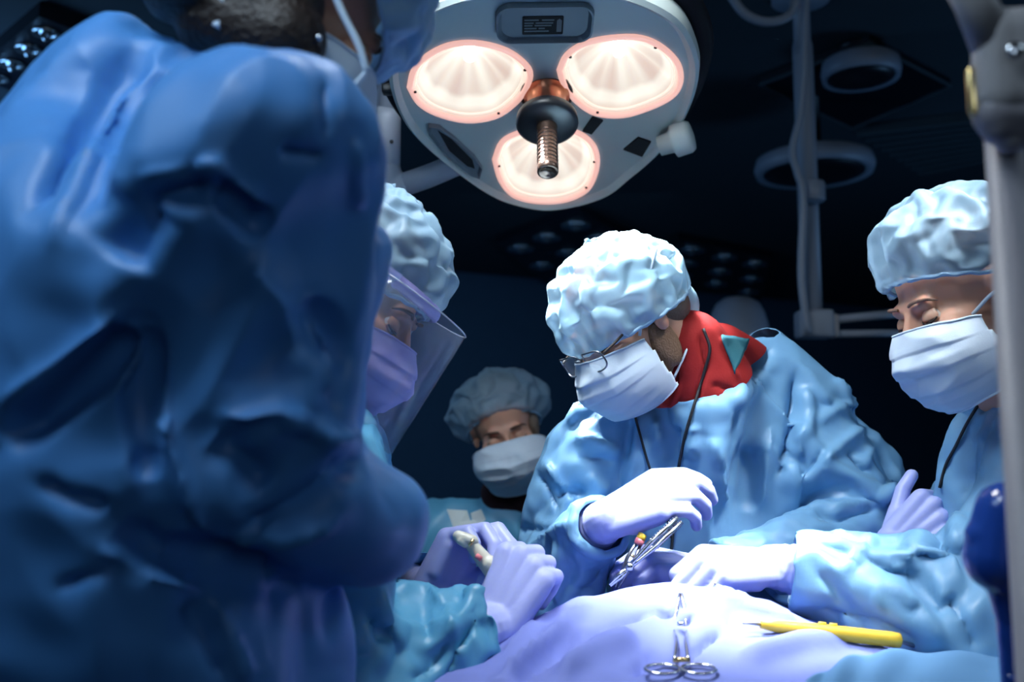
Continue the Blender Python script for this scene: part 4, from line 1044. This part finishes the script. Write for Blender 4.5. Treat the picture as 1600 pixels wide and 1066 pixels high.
glove(shield, hC['W'], Jf['elA'], hC['f'], hC['dors'], hC['side'], hC['curls'], hC['thumb'], 'glove', 1.0)
glove(shield, hD['W'], Jf['elB'], hD['f'], hD['dors'], hD['side'], hD['curls'], hD['thumb'], 'glove', hD['s'])
capF, wF = cap_mesh(shield, Mf, 'cap_thin', c=(0, -.014, .036), rad=(.112, .126, .122), tilt=16, amax=104, tuck=.86)
cap_cloth(capF, wF, Mf)
mask_mesh(shield, Mf, 'lavender_purple_lit', W=1.05, seed=31, top=-.012, low=-.132)
# face shield: curved clear sheet with a lavender foam band and edge
sh_ = empty('x', (0, 0, 0), None, None); bpy.data.objects.remove(sh_)
def sheet(M, zt, zb, rad, yc, half):
    bm = bmesh.new(); g = []
    for i in range(25):
        a = math.radians(-half + 2 * half * i / 24)
        g.append([bm.verts.new(M @ Vector((rad * math.sin(a), yc + rad * math.cos(a) * .95 + .012 * j / 8, zt + (zb - zt) * j / 8))) for j in range(9)])
    for i in range(24):
        for j in range(8): bm.faces.new((g[i][j], g[i + 1][j], g[i + 1][j + 1], g[i][j + 1]))
    return bm, [v.co.copy() for v in [r[0] for r in g] + g[-1][1:] + [r[-1] for r in g[::-1]][1:] + g[0][::-1][1:-1]]
bm, loop = sheet(Mf, .045, -.150, .106, .056, 88)
fs = link_bm('face_shield', bm, 'shield_clear', shield); solidify(fs, .0008)
tube('shield_edge', loop, .0011, 'shield_edge', fs, n=6, closed=True)
tube('foam_band', [Mf @ Vector((.092 * math.sin(a), .012 + .094 * math.cos(a), .046)) for a in [math.radians(-85 + 170 * i / 20) for i in range(21)]], .010, 'lavender_purple_lit', fs, n=10, flat=.6)
for sx in (-1, 1): loc_tube('shield_frame', Mf, [(sx * .088, .03, .060), (sx * .090, .028, .0), (sx * .084, .035, -.06)], .0045, 'lavender_purple_lit', fs, n=8)
for sx in (-1, 1): loc_tube('mask_tie', Mf, [(sx * .062, .04, -.02), (sx * .074, .012, .01), (sx * .084, -.02, .04)], .0024, 'mask', shield, n=6)
pa_, pn_ = plane3(P(460, 600, 1.30), P(570, 640, 1.34), P(470, 590, 1.50), Mf.translation)
gF, _ = gown(shield, Jf, sideF, Mf, .0115, .15, arm=(.070, .074, .056), body=.026, m='gown_teal', neck=(pa_, pn_, P(500, 600, 1.38), .15), bend=.5,
             extra=[C(P(580, 985, 1.20), .075, P(705, 985, 1.22), .062)])

# ================================================================== near person seen from behind (out of focus)
Mb_ = M4(P(448, 5, .95), frame((.66, .55, -.52), (.52, .25, .80)))
Jb = dict(neck=P(392, 100, .94), chest=P(268, 440, .98), pelvis=P(215, 1080, .98), shA=P(400, 270, .80), shB=P(215, 350, 1.20),
          elA=P(462, 725, .84), wrA=P(525, 785, 1.04), elB=P(300, 720, 1.34), wrB=P(500, 800, 1.45), facing=(.8, .6, 0))
near, sideB = person('large blurred person in blue gown seen from behind, dark hair and small stud earring', Mb_, Jb, 'skin_tan', slim=.78,
    hands=[dict(W=Jb['wrA'], f=(.3, .9, -.1), dors=(.6, -.2, .8), side=1, curls=curl((35, 40, 20)), thumb=((-.2, .8, -.5), (-.3, .8, -.5))),
           dict(W=Jb['wrB'], f=(.6, .7, -.1), dors=(.3, -.2, .9), side=1, curls=curl((35, 40, 20)), thumb=((-.2, .8, -.5), (-.3, .8, -.5)))])
face(near, Mb_, .3)
fuse('hair', [Ee(Mb_, (0, -.035, .030), (.078, .092, .086)), Ee(Mb_, (0, -.078, -.045), (.062, .040, .050)), Ee(M4(P(345, 20, .93), Mb_.to_3x3()), (0, 0, 0), (.030, .040, .036)),
              C(P(345, 30, .90), .042, P(440, 62, .885), .040), C(P(420, 5, .90), .050, P(350, 0, .91), .042), C(P(440, 62, .885), .040, P(470, 90, .875), .018)], .004, 3, 'hair', near)
for k, ff, dd in (('A', (.3, .9, -.1), (.6, -.2, .8)), ('B', (.6, .7, -.1), (.3, -.2, .9))):
    glove(near, Jb['wr' + k], Jb['el' + k], ff, dd, 1, curl((35, 40, 20)), ((-.2, .8, -.5), (-.3, .8, -.5)))
capB, wB = cap_mesh(near, Mb_, 'cap_rim', c=(0, .022, .056), rad=(.096, .108, .098), tilt=-22, amax=98, tuck=.88)
cap_cloth(capB, wB, Mb_, rad=(.084, .100, .092))
mask_mesh(near, Mb_, 'mask', seed=41, top=-.012, low=-.132)
for pts, r in (([(515, -30), (535, 20), (560, 70), (573, 112)], .0032), ([(573, 112), (560, 128), (540, 150)], .0028), ([(345, -20), (352, 20), (340, 45)], .006), ([(405, -10), (400, 15), (412, 34), (428, 22), (430, -5)], .0045)):
    tube('mask_tie', spline([P(x, y, .862) for x, y in pts], 6), r, 'mask', near, n=8)
link_bm('stud_earring', lathe_bm(bmesh.new(), [(.001, 0), (.0028, .001), (.0028, .003), (.001, .0045)], axis_m(P(499, 60, .858), (0, -1, 0)), 12), 'steel', near)
pa_, pn_ = plane3(P(250, 20, .90), P(575, 190, .90), P(420, 0, 1.1), Mb_.translation)
pa_, pn_ = P(410, 98, .86), (UPV * .86 + Vector((.5, 0, 0)) + FWD * .18).normalized()
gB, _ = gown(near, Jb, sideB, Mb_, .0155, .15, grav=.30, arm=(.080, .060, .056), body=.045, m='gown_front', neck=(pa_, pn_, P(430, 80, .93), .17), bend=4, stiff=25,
             extra=[C(P(268, 160, .98), .078, P(195, 470, 1.02), .13), C(P(400, 205, .92), .085, P(285, 165, .96), .08), C(P(360, 420, .92), .11, P(380, 700, .92), .11),
                    C(P(530, 760, .86), .045, P(575, 800, .92), .050), C(P(440, 730, .86), .06, P(560, 800, .9), .052)], smooth=8, zcut=.75, hem=.2)

# ------------------------------------------------------------------ let the cloth settle
dc = bpy.data.collections.new('colliders'); SC.collection.children.link(dc)
bm = bmesh.new(); g_ = []
for i in range(41):
    g_.append([bm.verts.new(TP(SX0 + .01 + (SX1 - SX0 - .02) * i / 40, -TY + .01 + (2 * TY - .02) * j / 20, mound(SX0 + (SX1 - SX0) * i / 40, -TY + 2 * TY * j / 20))) for j in range(21)])
for i in range(40):
    for j in range(20): bm.faces.new((g_[i][j], g_[i + 1][j], g_[i + 1][j + 1], g_[i][j + 1]))
ex = bmesh.ops.extrude_face_region(bm, geom=bm.faces[:])
for v in [e for e in ex['geom'] if isinstance(e, bmesh.types.BMVert)]: v.co.z = .78
me = bpy.data.meshes.new('c'); bmesh.ops.recalc_face_normals(bm, faces=bm.faces); bm.to_mesh(me); bm.free()
o = bpy.data.objects.new('collider', me); dc.objects.link(o); o.modifiers.new('c', 'COLLISION'); o.collision.thickness_outer = .004; o.collision.damping = .8; o.collision.cloth_friction = 30; PROXIES.append(o)
wdr = np.zeros(len(drape.data.vertices)); cloth(drape, wdr, .10, dc, stiff=15, bend=.6, grav=1.0, mass=.25)
run_cloth(22)
def subdivide(o, lv):
    m = o.modifiers.new('subdivision', 'SUBSURF'); m.levels = lv; m.render_levels = lv; mm = [x.name for x in o.data.materials]
    dg = bpy.context.evaluated_depsgraph_get(); me = bpy.data.meshes.new_from_object(o.evaluated_get(dg)); old = o.data; nm = old.name
    o.modifiers.clear(); o.data = me; bpy.data.meshes.remove(old); me.name = nm
    me.polygons.foreach_set('use_smooth', [True] * len(me.polygons))
def crumple(o, amp, scale, stretch=(1, 1, .55), amp2=0, seed=0):
    "crisp creases between nearly flat facets, as stiff non-woven cloth folds"
    co = getco(o.data); no = getno(o.data); q = co * scale * np.array(stretch) + seed
    wv = np.stack([pn(q * .7 + 7), pn(q * .7 + 19), pn(q * .7 + 31)], 1) * 1.1
    a = np.abs(pn(q + wv)); b = np.abs(pn(q * 2.1 + wv + 50)); m = np.clip(pn(q * .45 + 90) * 2.5 + .6, .1, 1.3)
    h = -np.minimum(a * 3.4, 1.0) * amp * m - np.minimum(b * 3.4, 1) * (amp2 or amp * .45) * m
    co += no * (h + amp * .6)[:, None]; setco(o.data, co)
for o in (gS, gN, gF, gB, gW): subdivide(o, 1)
subdivide(gB, 1); subdivide(drape, 1)
sculpt(gS, [([(1243, 576), (1237, 651), (1228, 708), (1210, 765)], 9, -0.0297, 's'), ([(1257, 600), (1262, 650), (1245, 722)], 10, 0.0162, 'g'),
    ([(1335, 623), (1271, 665)], 12, 0.0135, 's'), ([(1353, 665), (1320, 690), (1282, 726)], 8, 0.0162, 's'), ([(1321, 701), (1357, 740)], 8, -0.0189, 's'), ([(1290, 700), (1250, 745)], 9, -0.0135, 's'),
    ([(1357, 680), (1350, 737)], 8, 0.0135, 's'), ([(1264, 800), (1310, 812), (1371, 792)], 10, -0.0130, 'g'), ([(1262, 790), (1310, 795), (1371, 785)], 6, 0.0135, 's'), ([(1378, 762), (1395, 775)], 14, 0.0216, 'g'),
    ([(1300, 590), (1345, 640)], 8, 0.0108, 's'), ([(1230, 560), (1265, 590), (1300, 640)], 10, 0.0108, 's'), ([(1114, 680), (1125, 740), (1135, 800)], 9, 0.0162, 's'), ([(1175, 694), (1168, 801)], 12, -0.0162, 'g'),
    ([(1203, 660), (1190, 800)], 7, 0.0135, 's'), ([(1060, 660), (1048, 740)], 9, -0.0162, 's'), ([(1085, 660), (1082, 720)], 7, 0.0121, 's'), ([(1020, 650), (1035, 700)], 7, 0.0135, 's'), ([(985, 650), (975, 720)], 8, -0.0162, 's'),
    ([(896, 685), (930, 690), (969, 709)], 8, 0.0175, 's'), ([(905, 712), (960, 722)], 8, -0.0162, 's'), ([(868, 772), (914, 768)], 8, -0.0189, 's'), ([(919, 740), (950, 770)], 8, 0.0135, 's'),
    ([(838, 739), (858, 770), (876, 803)], 7, -0.0162, 's'), ([(850, 720), (880, 760), (900, 800)], 7, 0.0162, 's'), ([(783, 840), (820, 825), (863, 828)], 6, -0.0135, 's'), ([(820, 870), (850, 840), (900, 815)], 7, 0.0135, 's'),
    ([(889, 665), (900, 640), (940, 625)], 8, 0.0135, 's'), ([(1140, 640), (1180, 600), (1215, 560)], 14, 0.0108, 'g'), ([(1110, 570), (1200, 530)], 5, 0.0081, 's')])
crumple(gS, .0070, 9, (1, 1, .45), .0028)
sculpt(gN, [([(1365, 842), (1320, 895)], 9, .010, 's'), ([(1370, 905), (1375, 960)], 7, .010, 's'), ([(1375, 905), (1430, 950), (1475, 1010)], 9, .012, 's'),
    ([(1405, 880), (1450, 930), (1480, 965)], 12, -.012, 'g'), ([(1260, 950), (1370, 968), (1440, 1005)], 8, -.010, 's'), ([(1480, 925), (1510, 980), (1525, 1020)], 9, -.020, 's'), ([(1420, 862), (1460, 872), (1492, 860)], 8, -.016, 'g'),
    ([(1290, 830), (1350, 850), (1420, 850)], 7, .010, 's'), ([(1380, 885), (1440, 890)], 7, .008, 's'), ([(1500, 800), (1495, 870)], 12, .012, 'g'), ([(1520, 690), (1580, 640)], 10, .008, 's'), ([(1535, 730), (1500, 780)], 9, -.010, 's')])
crumple(gN, .0060, 9, (.6, 1, 1), .0022, 3)
sculpt(gF, [([(665, 905), (700, 960), (712, 995)], 7, .012, 's'), ([(640, 1066), (690, 1025), (712, 992)], 9, -.018, 's'), ([(735, 955), (742, 1000), (690, 1066)], 8, .014, 's'), ([(765, 945), (768, 1000)], 5, -.010, 's'),
    ([(588, 912), (600, 970), (630, 1012)], 8, .012, 's'), ([(575, 960), (600, 1010)], 10, -.012, 'g'), ([(660, 940), (670, 1000)], 9, -.010, 's'), ([(720, 930), (745, 925), (770, 935)], 6, .010, 's')])
crumple(gF, .0085, 11, (1, 1, .6), .0045, 8)
sculpt(gB, [([(190, 305), (330, 280)], 30, -0.0186, 'g'), ([(190, 280), (335, 258), (430, 345)], 12, 0.0126, 's'), ([(330, 280), (425, 365)], 20, -0.0149, 'g'), ([(240, 310), (175, 410)], 42, -0.0186, 'g'),
    ([(232, 64), (169, 124), (124, 225), (49, 337)], 16, -0.0136, 'g'), ([(195, 130), (150, 240), (80, 400)], 14, 0.0108, 's'), ([(0, 700), (90, 620), (205, 525)], 26, -0.0279, 'g'), ([(0, 640), (90, 570), (190, 490)], 16, 0.0126, 's'),
    ([(215, 520), (212, 640), (228, 760)], 16, -0.0155, 'g'), ([(240, 620), (300, 790), (345, 850)], 16, 0.0126, 's'), ([(180, 820), (230, 872), (330, 888), (480, 905)], 26, -0.0279, 'g'), ([(150, 850), (240, 900), (330, 920)], 14, 0.0126, 's'),
    ([(60, 750), (110, 780), (165, 795)], 12, -0.0112, 'g'), ([(90, 920), (150, 895), (190, 880)], 10, -0.0108, 's'), ([(340, 655), (430, 640), (520, 690), (570, 680)], 12, 0.0180, 's'), ([(340, 680), (400, 740), (430, 760)], 30, -0.0124, 'g'),
    ([(370, 845), (470, 780), (570, 700)], 24, -0.0211, 'g'), ([(350, 845), (450, 838), (530, 805)], 10, 0.0144, 's'), ([(500, 470), (535, 560), (515, 660)], 20, -0.0136, 'g'), ([(512, 500), (512, 620)], 8, 0.0126, 's'),
    ([(505, 130), (505, 215)], 8, -0.0108, 's'), ([(440, 235), (505, 243)], 11, -0.0108, 's'), ([(548, 215), (560, 330)], 9, 0.0090, 's'), ([(380, 400), (450, 480), (470, 600)], 30, 0.0093, 'g'), ([(300, 940), (350, 1066)], 14, -0.0108, 's'), ([(330, 930), (385, 1066)], 14, 0.0108, 's')])
crumple(gB, .012, 5.5, (1, 1, .6), .006, 12)
crumple(gW, .006, 10)
sculpt(drape, [([(915, 1008), (950, 977), (1020, 960)], 5, -0.0255, 's'), ([(1022, 958), (1053, 962)], 5, -0.0306, 's'), ([(1064, 976), (1080, 968)], 5, -0.0357, 's'), ([(1128, 988), (1095, 1012), (1075, 1038)], 5, -0.0306, 's'),
    ([(1140, 960), (1137, 980)], 4, -0.0255, 's'), ([(1040, 935), (1055, 960)], 4, -0.0179, 's'), ([(1078, 930), (1065, 952)], 4, -0.0179, 's'), ([(1000, 924), (1036, 930)], 5, -0.0204, 's'), ([(780, 1022), (850, 975), (940, 935)], 9, 0.0229, 's'),
    ([(775, 1060), (850, 1003), (930, 950)], 8, 0.0229, 's'), ([(800, 1066), (900, 985)], 9, -0.0255, 's'), ([(860, 1066), (930, 1020), (1000, 1000)], 14, 0.0204, 'g'), ([(1000, 1030), (1012, 1045)], 16, -0.0255, 'g'), ([(1150, 1040), (1250, 1010), (1330, 1000)], 14, 0.0153, 'g'), ([(1100, 925), (1180, 960), (1250, 985)], 8, 0.0204, 's')])
crumple(drape, .007, 8, (1, 1, 1), .003, 4)
for o in (gS, gN, gF, gB, gW, drape): solidify(o, .0008, 0)
def gathers(o, M, tilt, amp, nf=23):
    "fine pleats running up from the elastic"
    co = getco(o.data); no = getno(o.data); Mi = np.array((Matrix.Rotation(math.radians(-tilt), 4, 'X') @ M.inverted())); l = co @ Mi[:3, :3].T + Mi[:3, 3]
    ph = np.arctan2(l[:, 1], l[:, 0]); h = np.clip(1 - (l[:, 2] - l[:, 2].min()) / (np.ptp(l[:, 2]) * .85), 0, 1)
    wv = pn(np.stack([np.cos(ph) * 2, np.sin(ph) * 2, l[:, 2] * 9], 1) + 3) * 6
    co += no * (amp * h ** .8 * (1 - np.abs(np.sin(ph * nf / 2 + wv)) ** .6) * np.clip(pn(np.stack([np.cos(ph) * 3, np.sin(ph) * 3, l[:, 2] * 14], 1)) * 2 + .8, .1, 1.4))[:, None]; setco(o.data, co)
for o, M_, tl in ((capS, Ms, 4), (capN, Mn, 22), (capW, Mw, 42), (capF, Mf, 16), (capB, Mb_, -22)):
    subdivide(o, 1); gathers(o, M_, tl, .0036); crumple(o, .0022, 26, (1, 1, .7), .001, 5)
recentre(drape); tag(drape, 'lavender-blue surgical drape over the patient, brightly lit at its top', 'surgical drape')
for c in list(bpy.data.collections):
    if c.name.startswith('colliders'): bpy.data.collections.remove(c)

# ------------------------------------------------------------------ cords and ties on the people
from mathutils.bvhtree import BVHTree
def bvh(*obs):
    V = []; F = []; off = 0
    for o in obs:
        c = getco(o.data); V += [Vector(v) + (o.location if o.parent is None else Vector()) for v in c.tolist()]; F += [[i + off for i in p.vertices] for p in o.data.polygons]; off += len(c)
    return BVHTree.FromPolygons(V, F)
sculpt(red, [([(1092, 515), (1104, 575), (1085, 632)], 6, -.009, 's'), ([(1122, 525), (1140, 560), (1158, 600)], 5, .006, 's'), ([(1130, 530), (1150, 585)], 5, -.007, 's'), ([(1060, 580), (1040, 640)], 7, -.008, 's'), ([(1110, 600), (1150, 612)], 6, -.006, 's'), ([(1066, 560), (1060, 610), (1045, 640)], 6, .006, 's')])
tS, tN, tD, tR, tW = bvh(gS, red), bvh(gN), bvh(drape), bvh(red), bvh(gW)
def on(t, px, py, lift=.002, d=1.5, dmax=9):
    h = t.ray_cast(CAM, ray(px, py).normalized())
    if h[0] is None or (h[0] - CAM).dot(FWD) > dmax: return P(px, py, d)
    n = h[1] if h[1].dot(CAM - h[0]) > 0 else -h[1]
    return h[0] + n * lift
tube('lanyard', spline([on(tS, x, y, .003, 1.58) for x, y in ((1098, 515), (1108, 545), (1104, 575), (1096, 605), (1084, 640), (1074, 675), (1067, 710), (1060, 745), (1055, 790), (1050, 835), (1047, 880))], 5), .0024, 'cord', surgeon, n=8)
tube('lanyard', spline([on(tS, x, y, .003, 1.55) for x, y in ((990, 636), (995, 655), (1002, 690), (1012, 725), (1024, 760), (1038, 800), (1048, 840))], 5), .0020, 'cord', surgeon, n=8)
tube('lanyard', spline([on(tN, x, y, .003, 1.42) for x, y in ((1552, 606), (1530, 634), (1512, 664), (1495, 698), (1480, 728), (1470, 762))], 5), .0022, 'cord', nurse, n=8)
bm = bmesh.new(); rows_ = []; K = 10; A_, B_, C_ = Vector((1124, 526, 0)), Vector((1166, 532, 0)), Vector((1146, 586, 0))
for i in range(K + 1):
    rows_.append([])
    for j in range(K + 1 - i):
        q = A_ * (1 - i / K - j / K) + B_ * (i / K) + C_ * (j / K); rows_[-1].append(bm.verts.new(on(tR, q.x, q.y, .004, 1.60, 1.75)))
for i in range(K):
    for j in range(K - i):
        bm.faces.new((rows_[i][j], rows_[i + 1][j], rows_[i][j + 1]))
        if j < K - i - 1: bm.faces.new((rows_[i + 1][j], rows_[i + 1][j + 1], rows_[i][j + 1]))
solidify(link_bm('teal_collar', bm, 'teal_cloth', surgeon), .003)
def flat_card(name, pts, lift, t, m, parent, tree=None, d=2.2):
    bm = bmesh.new(); vs = [bm.verts.new(P(x, y, dd)) for x, y, dd in pts]; bm.faces.new(vs); o = link_bm(name, bm, m, parent, smooth=False); solidify(o, t); return o
flat_card('tie_card', [(699, 796, 2.20), (730, 798, 2.19), (735, 812, 2.17), (728, 830, 2.17), (712, 832, 2.19)], 0, .002, 'paper', woman)
flat_card('tie_card', [(736, 802, 2.17), (752, 796, 2.19), (759, 812, 2.20), (750, 822, 2.18), (738, 812, 2.17)], 0, .002, 'paper', woman)
flat_card('tie_card', [(718, 816, 2.165), (742, 812, 2.165), (748, 828, 2.16), (722, 834, 2.16)], 0, .002, 'paper', woman)

# ------------------------------------------------------------------ instruments
def held(name, loc, label, cat, group=None): return empty(name, loc, label, cat, group)
a, b = P(1062, 812, 1.365), on(tD, 953, 915, .004, 1.35); ax = (b - a).normalized(); sd_ = ax.cross(FWD).normalized()
nh = held('needle_holder', a, 'long steel needle holder with a ridged handle held by the surgeon in glasses', 'surgical instrument')
for k in (-1, 1):
    tube('shank', [a + sd_ * .0042 * k, a + ax * .05 + sd_ * .0045 * k, a + ax * ((b - a).length * .62) + sd_ * .0022 * k, a + ax * ((b - a).length * .74)], [.0036, .0034, .003, .0036], 'steel', nh, n=10)
    tube('jaw', [a + ax * ((b - a).length * .74), a + ax * ((b - a).length * .86) + sd_ * .002 * k, b + sd_ * .001 * k], [.0042, .0034, .0016], 'steel', nh, n=10)
for k in range(11):
    p = a + ax * (.006 + k * .0042); tube('ridge', [p - sd_ * .0085, p + sd_ * .0085], .0013, 'steel_dark', nh, n=6)
link_bm('box_joint', lathe_bm(bmesh.new(), [(.002, -.006), (.0055, -.005), (.0055, .005), (.002, .006)], axis_m(a + ax * ((b - a).length * .72), FWD), 16), 'steel', nh)
a2, b2 = P(1003, 838, 1.375), on(tD, 958, 912, .004, 1.36) + sd_ * .008; ax2 = (b2 - a2).normalized(); sd2 = ax2.cross(FWD).normalized()
fc = held('tipped_forceps', a2, 'short steel forceps with yellow and pink tip rings beside the needle holder', 'surgical instrument')
link_bm('yellow_ring', lathe_bm(bmesh.new(), [(.003, -.004), (.0062, -.003), (.0066, .004), (.0060, .0045)], axis_m(a2, ax2), 18), 'yellow', fc)
link_bm('pink_ring', lathe_bm(bmesh.new(), [(.0060, .0046), (.0068, .006), (.0062, .012), (.0045, .013)], axis_m(a2, ax2), 18), 'pink', fc)
for k in (-1, 1): tube('blade', [a2 + ax2 * .012 + sd2 * .0035 * k, a2 + ax2 * .035 + sd2 * .0055 * k, b2 + sd2 * .002 * k], [.0024, .0026, .0014], 'steel_dark', fc, n=8)
tube('ratchet_bar', [a2 + ax2 * .030 - sd2 * .007, a2 + ax2 * .030 + sd2 * .007], .0018, 'gold', fc, n=6)
tube('ratchet_bar', [a2 + ax2 * .045 - sd2 * .007, a2 + ax2 * .045 + sd2 * .007], .0018, 'steel_dark', fc, n=6)
# ivory handpiece
hp = held('handpiece', P(745, 862, 1.30), 'ivory plastic handpiece gripped in the lavender glove at the left of the table', 'surgical instrument')
fuse('handpiece_body', [C(P(737, 852, 1.292), .0085, P(770, 892, 1.285), .0125), C(P(764, 882, 1.285), .012, P(782, 905, 1.285), .0105)], .0016, 3, 'ivory', hp)
fuse('handpiece_head', [C(P(716, 838, 1.295), .0075, P(738, 846, 1.292), .0085), C(P(719, 845, 1.29), .0055, P(727, 851, 1.29), .005)], .0016, 2, 'ivory', hp)
tube('clip', [P(733, 853, 1.280), P(740, 843, 1.282)], .0022, 'gold', hp, n=8)
tube('trigger', [P(744, 868, 1.277), P(752, 874, 1.275)], .0035, 'pink', hp, n=8)
# haemostat lying up the drape
h0, h1 = on(tD, 1063, 938, .006), on(tD, 1066, 1040, .010)
hm = held('haemostat', h1, 'steel haemostat clamp with two finger rings lying on the front of the drape', 'surgical instrument')
L_ = lambda x, y, l=.0075: on(tD, x, y, l)
tube('shank', spline([L_(1061, 936), L_(1061, 975), L_(1057, 1010), L_(1054, 1042)], 5), [.0016] * 5 + [.0024] * 11, 'steel', hm, n=8)
tube('shank', spline([L_(1064, 936), L_(1066, 975), L_(1071, 1010), L_(1075, 1042)], 5), [.0016] * 5 + [.0024] * 11, 'steel', hm, n=8)
link_bm('box_joint', lathe_bm(bmesh.new(), [(.001, -.002), (.0045, -.0015), (.0045, .0025), (.001, .003)], axis_m(L_(1064, 985, .008), (0, 0, 1)), 14), 'steel', hm)
for cx0, cy0 in ((1036, 1054), (1092, 1054)):
    c0 = L_(cx0, cy0, .006); u_ = Vector((1, 0, 0)); v_ = Vector((0, .9, .15)).normalized()
    tube('finger_ring', [c0 + u_ * .019 * math.cos(t) + v_ * .014 * math.sin(t) for t in [2 * math.pi * k / 28 for k in range(28)]], .0022, 'steel', hm, n=8, closed=True)
tube('ratchet_bar', [L_(1052, 1043, .009), L_(1078, 1043, .009)], .0028, 'gold', hm, n=8)
tube('gut_thread', spline([L_(x, y, .003) for x, y in ((1063, 936), (1050, 905), (1075, 892), (1100, 905), (1120, 915))], 6), .0012, 'steel_dark', hm, n=6)
# yellow cautery pencil with its lead
q0, q1 = on(tD, 1187, 988, .010), on(tD, 1404, 1017, .012); qa = (q1 - q0).normalized()
cp = recentre(link_bm('cautery_pencil', tube_bm(bmesh.new(), [q0, q0 + qa * .02, q0 + qa * .06, q1 - qa * .01, q1], [.0050, .0072, .0088, .0092, .0086], 16), 'yellow')); tag(cp, 'yellow cautery pencil lying on the drape in front of the right-hand nurse', 'surgical instrument')
tube('tip', [q0 + qa * .002, q0 - qa * .012, q0 - qa * .022 - Vector((0, 0, .001))], [.0022, .0016, .0008], 'steel_dark', cp, n=8)
for k in (.42, .50): tube('button', [q0 + (q1 - q0) * k + Vector((0, 0, .0085)), q0 + (q1 - q0) * (k + .05) + Vector((0, 0, .0085))], .0028, 'yellow', cp, n=8, flat=.7)
tube('lead', spline([q1 - qa * .004, on(tD, 1440, 1019, .006), on(tD, 1470, 1016, .006), on(tD, 1500, 1026, .006), on(tD, 1530, 1050, .006), on(tD, 1560, 1080, .006)], 6), .0026, 'steel_dark', cp, n=8)
# folded pale-blue towel at the front right of the table
bm = bmesh.new(); g_ = []; cpx = [(1268, 1075), (1332, 1032), (1440, 1022), (1620, 1034)]; lo_ = [(1230, 1160), (1330, 1170), (1450, 1170), (1640, 1170)]
top_ = spline([Vector((x, y, 0)) for x, y in cpx], 12); bot_ = spline([Vector((x, y, 0)) for x, y in lo_], 12)
for i in range(len(top_)):
    row = []
    for j in range(15):
        q = top_[i].lerp(bot_[i], j / 14); p = on(tD, q.x, q.y, .004, 1.0); e = min(1, j / 2.0) ; p = p + Vector((0, 0, .012 * math.sin(e * math.pi / 2) + .003 * math.sin(i * .7 + j * .4)))
        row.append(bm.verts.new(p))
    g_.append(row)
for i in range(len(top_) - 1):
    for j in range(14): bm.faces.new((g_[i][j], g_[i + 1][j], g_[i + 1][j + 1], g_[i][j + 1]))
tw = recentre(link_bm('folded_towel', bm, 'drape_teal')); solidify(tw, .004, 1); tag(tw, 'folded pale blue cloth at the front right corner of the drape', 'cloth')
